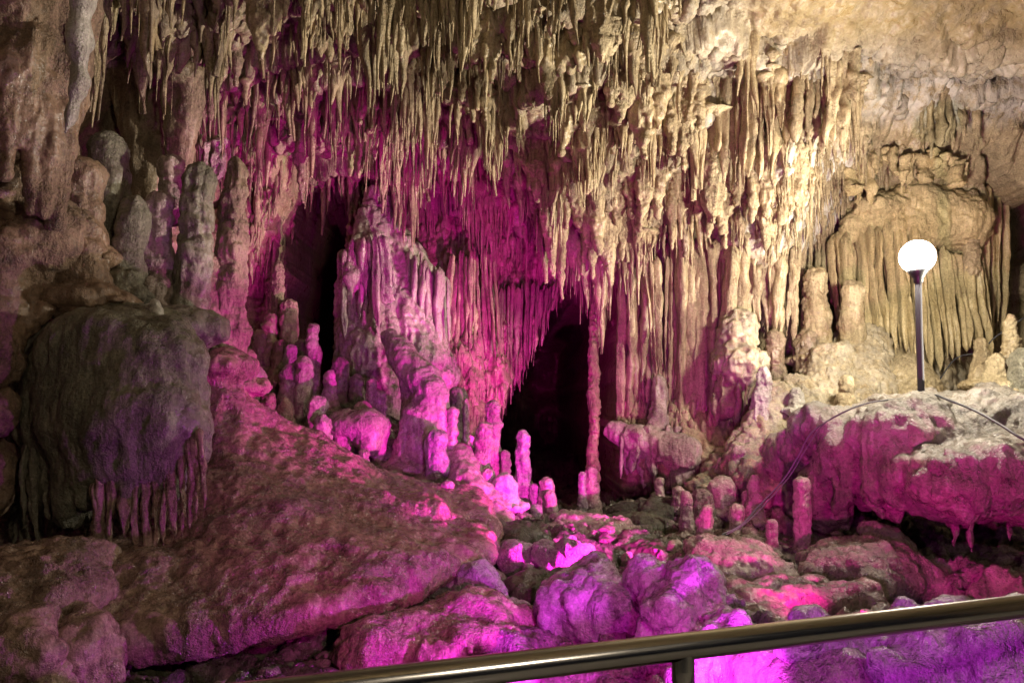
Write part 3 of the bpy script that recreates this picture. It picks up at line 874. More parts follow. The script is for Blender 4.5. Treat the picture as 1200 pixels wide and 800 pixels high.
# ------------------------------------------------------------------ centre: stalagmite garden
blob_obj('flowstone_pillar', [C(463, 206, 8.7, 6, 452, 262, 8.6, 15), C(438, 226, 8.6, 5, 430, 295, 8.5, 16), C(425, 250, 8.5, 6, 420, 330, 8.4, 15), C(448, 265, 8.6, 18, 446, 420, 8.3, 36), C(420, 300, 8.5, 14, 420, 420, 8.3, 22), C(466, 275, 8.6, 14, 484, 420, 8.4, 34),
                              C(484, 300, 8.7, 12, 508, 440, 8.5, 24), C(500, 325, 8.8, 10, 516, 440, 8.6, 18), C(412, 330, 8.4, 8, 412, 400, 8.3, 13), C(440, 420, 8.3, 38, 470, 520, 8.2, 40), C(405, 300, 8.5, 6, 404, 430, 8.4, 10), C(472, 215, 8.7, 4, 468, 240, 8.65, 7)],
         'pink', 'massive pale pink flowstone pillar between the two dark passages', 'flowstone', h=0.018, k=0.05, lump=0.03, lf=5, flute=0.03, ff=12, pit=0.012, pf=22, crinkle=0.014, cf=10,
         attrs=lambda V: {'algae': 1.0 * (1 - sstep(-1.62, -1.45, V[:, 0] + 0.1 * fbm(V * 4, 2))) * (1 - sstep(1.75, 2.05, V[:, 2]))})
drapery('drapery', [(478, 285), (528, 330)], [(470, 420), (530, 470)], 9, 8.28, 8.42, 'pink', 'pink drip curtain on the right flank of the massive pillar', seed=11, jag=16, dr=1.5, taper=0.9)
drapery('drapery', [(402, 290), (450, 270)], [(400, 400), (456, 400)], 8, 8.08, 7.98, 'pink', 'pale ribbed curtain on the front of the massive pillar', seed=12, jag=16, dr=0.8, taper=0.9)
drapery('drapery', [(528, 300), (580, 290)], [(520, 420), (590, 440)], 12, 8.9, 8.9, 'cream', 'tangled pinkish drip curtain right of the massive pillar', seed=13, jag=26)
drapery('drapery', [(540, 330), (665, 335)], [(540, 505), (584, 512), (616, 440), (658, 350)], 30, 9.0, 9.15, 'tan', 'long magenta curtain ending in a slanting edge at the dark passage', seed=14, jag=14, dr=1.0, taper=0.6, wr=0.62)
drapery('drapery', [(284, 200), (332, 195)], [(284, 345), (330, 330)], 9, 8.5, 8.6, 'tan', 'magenta ribbed curtain right of the two tall pillars', seed=15, jag=12)
ST += [
    (326, 308, 424, 13, 22, 7.6, 'tan', 'slender reddish stalagmite topping the pink cluster, left of the dark passage', {'lumps': 0.08}),
    (339, 352, 426, 17, 24, 7.5, 'tan', 'stubby ringed stalagmite right of the slender reddish one', {}),
    (318, 368, 430, 14, 24, 7.45, 'tan', 'lumpy stalagmite in front of the slender reddish one', {'lumps': 0.25}),
    (305, 388, 432, 12, 18, 7.4, 'tan', 'small knob left of the lumpy reddish stalagmite', {}),
    (328, 400, 432, 16, 26, 7.3, 'tan', 'low crinkled stalagmite below the slender reddish one', {'lumps': 0.3}),
    (341, 405, 432, 12, 14, 7.25, 'pale', 'little pale-stemmed mushroom stalagmite in the pink cluster', {}),
    (353, 400, 430, 14, 14, 7.35, 'grey', 'small round grey knob behind the pink cluster', {'lumps': 0.02}),
    (367, 380, 462, 9, 22, 7.2, 'pink', 'stacked pink stalagmite with a tiny round head', {'lumps': 0.28, 'rows': 44}),
    (340, 428, 466, 24, 28, 6.95, 'pink', 'fat pink stump left of a narrower pink stump', {'lumps': 0.05}),
    (356, 419, 468, 15, 20, 6.9, 'pink', 'narrow pink stump right of the fat pink stump', {'lumps': 0.15}),
    (292, 412, 445, 16, 20, 6.9, 'mound', 'brown knob behind the mound crest', {}),
    (299, 432, 468, 18, 22, 6.7, 'pink', 'rounded pink stump beside the mound crest', {'lumps': 0.06}),
    (387, 434, 470, 14, 20, 7.0, 'pink', 'pink stump with a dark right side near the green moss', {'lumps': 0.1}),
    (398, 420, 470, 16, 24, 7.3, 'grey', 'grey-green knob at the foot of the massive pillar', {}),
    (418, 440, 475, 16, 22, 7.2, 'grey', 'grey ringed stump at the foot of the massive pillar', {}),
    (432, 445, 482, 7, 10, 7.0, 'pink', 'thin pink finger beside the mushroom rock', {'lean': 4}),
    (444, 458, 482, 16, 18, 7.05, 'pink', 'short pink barrel stump right of the thin finger', {'lumps': 0.03}),
    (425, 471, 490, 14, 18, 6.75, 'pink', 'small pink cap sitting on the mushroom rock', {'lumps': 0.03}),
    (310, 462, 492, 14, 20, 6.3, 'mound', 'small pinkish knob on the slope below the mound crest', {'lean': 6}),
    (371, 466, 505, 16, 24, 6.6, 'pink', 'pink cone above the blunt pink stump', {'lumps': 0.15}),
    (378, 488, 540, 20, 24, 6.2, 'pink', 'blunt pink stump standing on the slope', {'lumps': 0.04}),
    (393, 534, 562, 14, 22, 5.8, 'pink', 'purplish nub on the mound edge', {'lean': 5}),
    (427, 528, 552, 9, 10, 6.1, 'pink', 'pale violet peg under the mushroom rock', {}),
    (326, 508, 524, 12, 24, 5.6, 'mound', 'small shiny violet bump on the mound', {'lumps': 0.02}),
    (335, 470, 495, 18, 34, 6.4, 'mound', 'brown hump behind the shiny violet bump', {'lumps': 0.1}),
    (512, 505, 556, 20, 30, 6.35, 'violet', 'bright violet egg-shaped stalagmite in the central group', {'lumps': 0.03, 'foot': 1.0}),
    (529, 478, 520, 12, 18, 6.6, 'pink', 'upright pink peg right of the fat central stalagmite', {'lean': 2}),
    (536, 455, 530, 14, 30, 7.2, 'grey', 'grey cone behind the central group', {}),
    (546, 470, 520, 5, 10, 7.0, 'pink', 'thin pale finger behind the central group', {}),
    (578, 470, 560, 13, 22, 6.8, 'pink', 'tall pink stalagmite at the right of the central group', {'lumps': 0.12, 'rows': 44}),
    (562, 496, 570, 18, 34, 6.6, 'pink', 'slanting pink stalagmite beside the tall one', {'lean': 6}),
    (477, 486, 540, 12, 40, 6.6, 'pink', 'pink cone at the left of the central group', {}),
    (592, 528, 575, 12, 14, 6.75, 'grey', 'dark green-grey pillar behind the glossy dome', {}),
    (590, 556, 592, 22, 30, 6.35, 'pale', 'glossy wet dome catching white glints at the edge of the passage', {'lumps': 0.02}),
    (572, 550, 590, 12, 18, 6.4, 'pink', 'short pink stump left of the glossy dome', {}),
    (613, 506, 602, 12, 20, 6.9, 'violet', 'tall slim magenta stalagmite standing against the dark passage', {'lumps': 0.14, 'rows': 50}),
    (626, 567, 600, 10, 11, 6.85, 'violet', 'short straight peg right of the tall slim stalagmite', {'lumps': 0.02}),
    (640, 560, 616, 13, 20, 6.8, 'pink', 'round-headed pink stalagmite against the dark passage', {'lumps': 0.1}),
    (646, 576, 620, 11, 16, 6.7, 'pink', 'smaller pink stalagmite leaning on the round-headed one', {'lean': -1}),
    (628, 592, 616, 10, 14, 6.6, 'violet', 'little violet stump in front of the round-headed stalagmite', {}),
    (693, 548, 607, 14, 24, 7.4, 'pink', 'stout pink stalagmite under the thin column in the passage', {'lumps': 0.05}),
    (682, 553, 608, 6, 11, 7.3, 'violet', 'thin violet spike beside the stout stalagmite in the passage', {}),
    (524, 564, 592, 16, 20, 5.9, 'pink', 'squat pink stump on the slope below the central group', {'lumps': 0.04}),
]
blob_obj('mushroom_rock', [E(420, 500, 6.6, 34, 18), C(405, 500, 6.6, 20, 402, 528, 6.5, 13), C(430, 500, 6.5, 20, 432, 522, 6.45, 14), C(446, 500, 6.6, 10, 440, 548, 6.5, 6), C(412, 520, 6.6, 12, 415, 550, 6.7, 20)],
         'pink', 'pink mushroom-shaped rock in front of the massive pillar', 'rock', h=0.014, k=0.04, lump=0.012, flute=0.01)
blob_obj('leaning_stalagmite', [C(456, 394, 7.1, 9, 470, 415, 7.0, 17), C(468, 415, 7.0, 16, 494, 446, 6.8, 20), C(500, 445, 6.8, 18, 506, 490, 6.7, 22), C(482, 440, 6.9, 10, 484, 500, 6.8, 16), C(506, 460, 6.7, 18, 512, 505, 6.65, 16), C(495, 490, 6.7, 24, 500, 530, 6.6, 26)],
         'pink', 'fat pink stalagmite with a head leaning left, tallest of the central group', 'stalagmite', h=0.014, k=0.035, lump=0.02, lf=7, flute=0.006, pit=0.008)
blob_obj('flowstone_skirt', [C(470, 528, 6.7, 9.5, 460, 574, 6.3, 21.6), C(540, 538, 6.6, 17.7, 545, 584, 6.2, 23), C(500, 563, 6.5, 16.3, 500, 599, 6.1, 21.6), C(555, 563, 6.5, 15, 590, 624, 6, 17.3), C(580, 588, 6.5, 9.5, 620, 639, 6.2, 13), C(420, 568, 6.4, 10.9, 470, 589, 6.1, 15.8), C(640, 628, 6.8, 8.2, 665, 646, 6.2, 8.6)],
         'pink', 'flowing pink skirt of rock carrying the central stalagmites', 'flowstone', h=0.018, k=0.08, lump=0.025, lf=5, flute=0.012, pit=0.012)
ORD2 = ['leftmost', 'second', 'third', 'fourth', 'fifth', 'sixth', 'seventh', 'eighth', 'ninth', 'tenth', 'eleventh', 'twelfth', 'thirteenth', 'fourteenth', 'fifteenth', 'sixteenth', 'seventeenth', 'last']
for i in range(16):   # slabs and chips scattered on the mossy slope
    r = random.Random(900 + i)
    px, py = 400 + 15 * i + r.uniform(-5, 5), r.uniform(580, 685)
    Y = 6.1 - (py - 575) / 115 * 1.3
    p = P(px, py, Y)
    p[2] = max(p[2], floor_z(p[0], p[1]) + 0.01)
    sz = r.uniform(0.05, 0.13)
    V, Q = blob([('c', p, p + np.array([sz, r.uniform(-sz, sz), r.uniform(-0.3, 0.3) * sz]), sz * 0.42, sz * 0.3)], 0.012, 0.03, 0.02, 9, i)
    tag(mk('rock', rough(V, Q, pit=0.008, crinkle=0.008, cf=12), Q, M['floor' if i % 3 else 'dark']), '%s, from the left, of the small loose stones on the slope before the central stalagmites' % ORD2[i], 'rock', 'loose stones on the central slope')

peb = []
for k in range(4):
    V, Q = blob([('e', np.zeros(3), np.array([1.0, 0.75, 0.5]))], 0.42, 0.3, 0.25, 1.2, k * 5.0)
    peb.append((V, Q))
gr = []
nr = np.random.default_rng(4)
for i in range(1500):
    x, y = nr.uniform(-1.8, 3.2), nr.uniform(2.9, 7.6)
    sz = 0.012 + 0.045 * nr.random() ** 4
    V, Q = peb[i % 4]
    a = nr.uniform(0, 6.3)
    X = np.stack([V[:, 0] * math.cos(a) - V[:, 1] * math.sin(a), V[:, 0] * math.sin(a) + V[:, 1] * math.cos(a), V[:, 2]], 1) * sz + np.array([x, y, floor_z(x, y) + sz * 0.2])
    gr.append((X, Q))
V, Q = join(gr)
tag(mk('gravel', V, Q, M['floor']), 'loose grit and pebbles strewn over the cave floor', 'gravel', kind='stuff')

# ------------------------------------------------------------------ right of the passage: columns and slopes
V, Q = upright(P(697, 335, 8.4), P(695, 560, 8.0), 0.045, 0.062, 21, lumps=0.2, rows=70, foot=1.2)
tag(mk('column', V, Q, M['brown']), 'thin dark column standing inside the dark passage', 'column')
drapery('drapery', [(726, 320), (768, 318)], [(726, 545), (768, 540)], 7, 8.28, 8.22, 'cream', 'straight fluted column beside the dark passage', seed=21, dr=1.0, wr=1.15, taper=0.98, jag=10)
drapery('drapery', [(752, 300), (792, 300)], [(764, 450), (786, 450)], 5, 8.1, 8.05, 'cream', 'long cream ribbons narrowing onto a stalagmite', seed=22, dr=0.9, wr=0.42)
drapery('drapery', [(776, 280), (872, 280)], [(780, 565), (866, 560)], 16, 8.2, 8.0, 'cream', 'wide cream and pink drapery of long ribbons, centre right', seed=23, jag=22, dr=0.95, wr=1.2, taper=1.0)
drapery('drapery', [(724, 505), (800, 500)], [(724, 568), (800, 560)], 11, 7.9, 7.85, 'pink', 'magenta dripping fringe under the fluted columns', seed=24, jag=22)
blob_obj('flowstone_shelf', [C(722, 505, 8.05, 12, 745, 515, 7.95, 16), C(745, 515, 7.95, 16, 800, 530, 7.8, 22), C(772, 445, 8.1, 5, 770, 525, 7.95, 15), C(790, 515, 8.0, 9, 806, 565, 7.8, 17), C(835, 535, 7.9, 12, 832, 575, 7.7, 18)],
         'pink', 'lumpy flowstone shelf joining the fluted columns', 'flowstone', h=0.018, k=0.06, lump=0.02, flute=0.022, ff=12, pit=0.01)
drapery('drapery', [(868, 300), (940, 296)], [(874, 415), (932, 420)], 9, 8.1, 8.05, 'cream', 'short cream drapery hanging over a dark gap, right of centre', seed=25, jag=30, dr=0.9, wr=0.85)
drapery('drapery', [(836, 432), (886, 425)], [(836, 492), (880, 490)], 7, 7.75, 7.7, 'tan', 'small ribbed curtain below the knobby bulge', seed=26, jag=14)
blob_obj('flowstone_slope', [C(866, 380, 7.9, 18, 862, 430, 7.8, 24), E(868, 425, 7.75, 28, 22), C(912, 470, 7.5, 20, 880, 560, 7.1, 34), C(905, 500, 7.4, 26, 900, 580, 7.0, 30), C(940, 470, 7.6, 30, 930, 570, 7.1, 36), C(975, 430, 7.8, 28, 965, 540, 7.2, 40),
                             C(1010, 410, 8.2, 30, 1005, 490, 7.5, 36), C(850, 540, 7.5, 14, 820, 580, 7.1, 14)],
         'cream', 'sloping crusty flowstone below the tall pale stalagmites', 'flowstone', h=0.017, k=0.06, lump=0.035, lf=6, flute=0.02, ff=13, pit=0.014, pf=20, crinkle=0.016, cf=13,
         attrs=lambda V: {'crust': 0.25 * np.ones(len(V)), 'moss': 0.7 * (1 - sstep(0.9, 1.25, V[:, 2]))})
ST += [
    (956, 315, 420, 17, 36, 8.1, 'cream', 'tall crusty pale stalagmite standing in a dark gap, left of the lamp', {'lumps': 0.09, 'flute': 0.012, 'pit': 0.012}),
    (946, 390, 510, 24, 52, 8.0, 'tan', 'broad crusty foot below the tall pale stalagmite', {'lumps': 0.16, 'pit': 0.014}),
    (908, 388, 480, 16, 30, 7.9, 'tan', 'crusty cream stalagmite left of the tall pale one', {'lumps': 0.14, 'pit': 0.014}),
    (998, 330, 450, 24, 30, 8.0, 'cream', 'thick banded cream stump before the big drapery', {'lumps': 0.07, 'rows': 44}),
    (1022, 400, 470, 24, 50, 8.2, 'tan', 'rounded cream hump at the foot of the big drapery', {'lumps': 0.08}),
    (1060, 420, 480, 50, 90, 8.0, 'cream', 'wide low cream hump behind the lamp post', {'lumps': 0.06, 'pit': 0.014}),
    (885, 436, 560, 12, 60, 7.3, 'pale', 'white streaked cone on the crusty slope', {'lean': 10, 'flute': 0.012}),
    (933, 455, 480, 12, 18, 7.2, 'pale', 'small white nub on the crusty slope', {}),
    (992, 440, 480, 10, 24, 7.0, 'cream', 'small knobbly stalagmite at the left end of the ledge', {'lumps': 0.2}),
    (1150, 398, 450, 13, 26, 7.4, 'cream', 'short broken-topped cream stump on the ledge right of the lamp', {'lumps': 0.05}),
    (1185, 372, 462, 10, 34, 7.2, 'cream', 'pointed pale stalagmite on the ledge at the right edge', {'lumps': 0.12, 'pit': 0.012}),
    (1168, 418, 462, 20, 40, 7.0, 'cream', 'lumpy cream heap between the stump and the pointed stalagmite, on the ledge', {'lumps': 0.25, 'pit': 0.014}),
    (1198, 410, 470, 18, 36, 6.8, 'grey', 'dark knobbly stalagmite at the right edge of the ledge', {'lumps': 0.25}),
    (1138, 224, 308, 13, 16, 8.35, 'cream', 'small white column on top of the big drapery', {'lumps': 0.07, 'foot': 1.0, 'pit': 0.01}),
    (940, 560, 626, 14, 16, 6.0, 'pink', 'straight pink post-like stalagmite below the ledge', {'lumps': 0.04}),
    (904, 610, 632, 11, 13, 5.9, 'pink', 'small rounded stump left of the post-like stalagmite', {'lumps': 0.02}),
    (826, 592, 650, 9, 14, 5.7, 'pink', 'slim pink stalagmite on the rough pink block', {'lean': 4}),
    (827, 606, 640, 18, 16, 5.75, 'pink', 'round pink blob stalagmite at the left of the rough pink block', {'lumps': 0.03, 'foot': 1.0, 'lean': -3}),
    (866, 524, 575, 13, 18, 7.0, 'pink', 'pink stalagmite on the slope above the cable', {}),
    (884, 558, 610, 12, 20, 6.6, 'pink', 'pink stalagmite touching the cable', {'lumps': 0.2}),
    (864, 592, 612, 12, 14, 6.4, 'pink', 'tiny pink ball stalagmite near the cable', {'lumps': 0.02}),
    (805, 576, 612, 12, 16, 6.6, 'pink', 'pink knob in the dark hollow below the ribbons', {'lean': -1}),
    (836, 535, 575, 12, 18, 7.2, 'pink', 'slanted pink stump on the slope below the wide drapery', {'lean': 14}),
    (852, 545, 580, 8, 14, 7.1, 'pink', 'thin pink stump right of the slanted one', {}),
    (795, 570, 590, 10, 14, 7.1, 'pink', 'little pink bump below the magenta fringe', {}),
    (735, 648, 662, 12, 12, 5.6, 'pink', 'tiny pink dome on the dark mossy ground', {'lumps': 0.02}),
    (790, 634, 650, 13, 12, 5.6, 'pink', 'tiny pink cap right of the dark mossy ground', {'lumps': 0.04}),
    (772, 560, 590, 8, 12, 7.3, 'pink', 'small pink nub in front of the magenta fringe', {}),
    (848, 560, 590, 20, 26, 6.9, 'pink', 'flattened pink knob above the rough pink block', {}),
    (875, 575, 600, 10, 14, 6.7, 'pink', 'short peg beside the stalagmite that touches the cable', {}),
    (822, 575, 606, 20, 26, 6.8, 'floor', 'dull rounded hump among the pink knobs', {}),
]
for i, (px, yt, yb, wt, wb, Y, mt, lb, kw) in enumerate(ST):
    stalagmite(px, yt, yb, wt, wb, Y, mt, lb, seed=i + 40, **kw)

# drapery wall behind the lamp
drapery('drapery', [(836, 62), (1002, 56)], [(832, 210), (900, 205), (935, 165), (1004, 180)], 24, 7.25, 7.15, 'cream', 'tall organ-pipe curtain under the bare ceiling, upper right', seed=31, jag=34, dr=1.1, wr=0.95, taper=0.85)
drapery('drapery', [(972, 282), (1010, 264), (1060, 256), (1110, 292), (1150, 300)], [(985, 400), (1030, 425), (1110, 428), (1168, 412)], 34, 8.6, 8.5, 'alcove', 'big fluted drapery behind the lamp', seed=32, jag=14, dr=1.8, wr=0.66, taper=0.92, spread=0.15, bulge=0.2)
drapery('drapery', [(988, 190), (1040, 178), (1136, 188)], [(990, 232), (1060, 226), (1136, 216)], 14, 8.05, 8.05, 'alcove', 'short fringe of drips under the crusty overhang above the lamp', seed=33, jag=22, taper=0.9)
drapery('drapery', [(1146, 205), (1178, 235)], [(1148, 390), (1178, 405)], 5, 8.6, 8.8, 'alcove', 'narrow drapery at the right end beside the dark alcove', seed=34, jag=14, taper=0.9)
drapery('drapery', [(905, 262), (985, 285)], [(905, 330), (985, 372)], 10, 8.1, 8.8, 'cream', 'thin hanging drips above the tall pale stalagmite', seed=35, jag=34, wr=0.42)
drapery('drapery', [(1075, 95), (1150, 95)], [(1075, 175), (1150, 185)], 8, 7.75, 7.75, 'cream', 'faint ribbed band under the ceiling at upper right', seed=36, jag=30, dr=0.8)
blob_obj('flowstone_shelf', [E(1028, 245, 8.5, 32, 20, 30), C(1000, 262, 8.5, 12, 1050, 262, 8.4, 14), C(1065, 240, 8.55, 30, 1125, 262, 8.5, 34), E(1090, 262, 8.5, 50, 30, 30), C(985, 285, 8.6, 10, 1000, 270, 8.5, 12)],
         'alcove', 'rounded cream flowstone shelf capping the big drapery', 'flowstone', h=0.018, k=0.05, lump=0.03, lf=6, flute=0.016, ff=14, pit=0.014)

# the ledge the lamp stands on
ledge = blob_obj('rock_ledge', [C(965, 500, 6.3, 22, 925, 540, 6.9, 28), C(990, 530, 6.15, 26, 965, 592, 6.5, 24), C(1050, 560, 5.75, 26, 1046, 596, 5.8, 12), C(1120, 575, 5.45, 30, 1125, 606, 5.5, 12), C(1010, 545, 6.0, 24, 1012, 590, 6.1, 12), C(965, 505, 6.405, 22, 1080, 500, 5.947, 36), E(1080, 520, 5.81, 78, 50, 60), E(1165, 560, 5.3, 115, 48, 88), C(1140, 520, 6.039, 55, 1330, 560, 5.124, 80), C(1000, 540, 6.314, 34, 990, 575, 6.222, 20), E(1160, 500, 6.771, 170, 34, 90), C(1020, 500, 6.588, 28, 1250, 480, 6.954, 30)],
                 'floor', 'rock ledge with a pale crusted top carrying the lamp', 'ledge', h=0.02, k=0.09, lump=0.06, lf=3.6, flute=0.028, ff=8, pit=0.012, pf=18, crinkle=0.018, cf=7, kind='structure',
                 attrs=lambda V: {'crust': 0.4 * sstep(1.12, 1.36, V[:, 2] + 0.14 * fbm(V * 5, 3) + 0.08 * (5.95 - V[:, 1]))})
HS = [(978, 545, 606, 30, 6.06), (996, 560, 590, 20, 5.95), (1028, 590, 608, 26, 5.67), (1118, 598, 640, 10, 5.4), (1140, 600, 646, 9, 5.3), (1184, 600, 634, 10, 5.3)]
ORD = ['first', 'second', 'third', 'fourth', 'fifth', 'sixth', 'seventh', 'eighth', 'ninth', 'tenth', 'eleventh', 'twelfth', 'thirteenth', 'fourteenth', 'fifteenth', 'sixteenth', 'seventeenth', 'eighteenth']
for i, (px, ya, yb, wd, Y) in enumerate(HS):
    V, Q = fold_mesh(P(px, ya - 26, Y + 0.1), P(px, yb, Y), pxm(wd, Y) * 0.55, pxm(wd, Y) * 0.3, pxm(wd, Y) * 0.5, 700 + i)
    tag(mk('stalactite', V, Q, M['floor']), '%s magenta stalactite from the left under the lamp ledge' % ORD[i], 'stalactite', 'stalactites under the ledge')

# ------------------------------------------------------------------ stalactites of the roof
TPL = []
for k in range(30):
    r = random.Random(500 + k)
    sub = []
    for j in range(1 if k < 12 else r.choice((2, 3, 4))):
        n = 9
        t = np.linspace(0, 1, n)
        ln = 1.0 if j == 0 else r.uniform(0.4, 0.95)
        wd_ = 0.5 if k < 12 else r.uniform(0.22, 0.4)
        rad = wd_ * (1 - t * r.choice((0.75, 0.9, 1, 1, 1))) ** r.uniform(0.55, 1.35) * (1 + 0.55 * np.exp(-t / 0.14)) * (1 + 0.18 * np.sin(t * r.uniform(8, 20) + r.uniform(0, 6)) + 0.12 * np.sin(t * r.uniform(20, 34)))
        rad = np.maximum(rad, 0.03)
        ox, oy = (0, 0) if j == 0 else (r.uniform(-0.7, 0.7), r.uniform(-0.5, 0.5))
        path = np.stack([ox * (1 - 0.35 * t) + 0.3 * r.uniform(-1, 1) * t ** 2 + 0.07 * np.sin(t * r.uniform(4, 9)), oy + 0.3 * r.uniform(-1, 1) * t ** 2, -t * ln], 1)
        path = np.vstack([path[0] + [0, 0, 0.34], path[0] + [0, 0, 0.17], path])
        rad = np.concatenate([[rad[0] * 0.05, rad[0] * 0.7], rad])
        V, Q = column(path, rad, rad * r.uniform(0.6, 1.5), seg=6, rot=r.uniform(0, 3))
        V[:, :2] += 0.09 * np.stack([fbm(V * [3, 3, 5] + k + j, 2), fbm(V * [3, 3, 5] + k + j + 9, 2)], 1)
        sub.append((V, Q))
    TPL.append(join(sub))
TPLM = [mk('stalactite', V, Q, None, link=False).data for V, Q in TPL]
BIG = [  # px, ytop, ytip, width, Y, material, label
    (305, -20, 68, 34, 5.3, 'cream', 'large cream stalactite with a curved tip at the top edge, left of centre'),
    (322, -10, 40, 18, 5.3, 'cream', 'shorter cream stalactite right of the large curved one at the top edge'),
    (353, 130, 237, 18, 7.4, 'tan', 'blunt tan stalactite hanging before the left dark passage'),
    (365, 135, 200, 10, 7.45, 'tan', 'thin stalactite right of the blunt tan one'),
    (365, 58, 126, 10, 6.6, 'cream', 'lone cream stalactite left of centre near the top'),
    (451, -10, 88, 14, 6.0, 'cream', 'long thin cream stalactite at the top edge, centre left'),
    (470, -10, 66, 14, 6.0, 'cream', 'cream stalactite just right of the long thin one at the top edge'),
    (424, 120, 208, 16, 7.2, 'cream', 'left tip of a cream cluster above the massive pillar'),
    (438, 100, 188, 22, 7.2, 'cream', 'broad middle stalactite of the cream cluster above the massive pillar'),
    (447, 85, 152, 18, 7.1, 'cream', 'short upper stalactite of the cream cluster above the massive pillar'),
    (412, 130, 206, 14, 7.3, 'cream', 'thin leftmost stalactite of the cream cluster above the massive pillar'),
    (552, 65, 142, 12, 6.9, 'cream', 'slender cream stalactite above the magenta recess'),
    (566, 95, 140, 10, 6.9, 'cream', 'short cream stalactite right of the slender one above the magenta recess'),
    (645, 185, 322, 30, 7.9, 'cream', 'long pale wedge stalactite at the left of the central fringe'),
    (659, 225, 318, 14, 7.95, 'cream', 'narrow stalactite against the long pale wedge'),
    (656, 255, 350, 10, 8.0, 'cream', 'thin stalactite reaching down beside the long pale wedge'),
    (696, 240, 325, 18, 8.0, 'cream', 'wide pointed stalactite in the middle of the central fringe'),
    (712, 255, 336, 22, 8.0, 'cream', 'lowest broad stalactite in the central fringe'),
    (727, 230, 305, 16, 8.0, 'cream', 'stalactite right of the lowest broad one in the central fringe'),
    (790, 165, 292, 22, 7.9, 'cream', 'tall two-lobed stalactite in the shadowed bay right of the fringe'),
    (803, 190, 300, 12, 7.95, 'tan', 'shadowed thin stalactite beside the tall two-lobed one'),
    (755, 60, 125, 10, 6.9, 'cream', 'cream stalactite before a dark slit, upper right of centre'),
    (605, 10, 95, 12, 6.3, 'cream', 'cream stalactite at the top, directly above the central recess'),
    (621, 0, 75, 12, 6.2, 'cream', 'cream stalactite with a forked look at the top, right of the central recess'),
    (480, 240, 300, 12, 8.9, 'tan', 'magenta stalactite in the recess right of the massive pillar'),
    (686, 265, 322, 9, 8.05, 'cream', 'small spike between the wide pointed stalactite and the wedge'),
    (812, 60, 120, 16, 7.1, 'cream', 'cream stalactite left of the organ-pipe curtain'),
    (395, -10, 36, 14, 5.9, 'cream', 'short cream stalactite on the top edge between the curved and the long thin ones'),
    (535, -10, 40, 14, 6.0, 'cream', 'short cream stalactite on the top edge above the slender one'),
    (250, 90, 140, 16, 6.7, 'tan', 'tan stalactite right of the hanging teeth'),
]
MATV = {}


def tpl_mesh(k, mat):
    if (k, mat) not in MATV:
        me = TPLM[k].copy()
        me.materials.append(M[mat])
        MATV[(k, mat)] = me
    return MATV[(k, mat)]


def hang(top, L, wd, k, mat, label, group, rot=0.0):
    o = bpy.data.objects.new('stalactite', tpl_mesh(k, mat))
    COL.objects.link(o)
    o.location = [float(v) for v in top]
    o.scale = (float(wd), float(wd), float(L))
    o.rotation_euler = (0, 0, rot)
    return tag(o, label, 'stalactite', group)


for i, (px, ya, yb, wd, Y, mt, lb) in enumerate(BIG):
    r = random.Random(i + 50)
    pr = [C(px, ya - 16, Y, wd * 0.75, px + r.uniform(-2, 2), (ya + yb) / 2, Y, wd * 0.36), C(px + r.uniform(-2, 2), (ya + yb) / 2, Y, wd * 0.36, px + r.uniform(-4, 4), yb, Y, 1.4)]
    for j in range(r.randrange(1, 5)):
        q = px + r.uniform(-0.8, 0.8) * wd
        pr.append(C(q, ya - 16, Y + r.uniform(-0.06, 0.06), wd * 0.4, q + r.uniform(-4, 4), ya + (yb - ya) * r.uniform(0.3, 0.8), Y + r.uniform(-0.05, 0.05), 1.3))
    V, Q = blob(pr, 0.011, 0.03, 0.008, 9, i)
    V = rough(V, Q, flute=0.010, ff=20, pit=0.006, pf=28, seed=i, crinkle=0.005, cf=14)
    tag(mk('stalactite', V, Q, M[mt]), lb, 'stalactite', 'large stalactites')
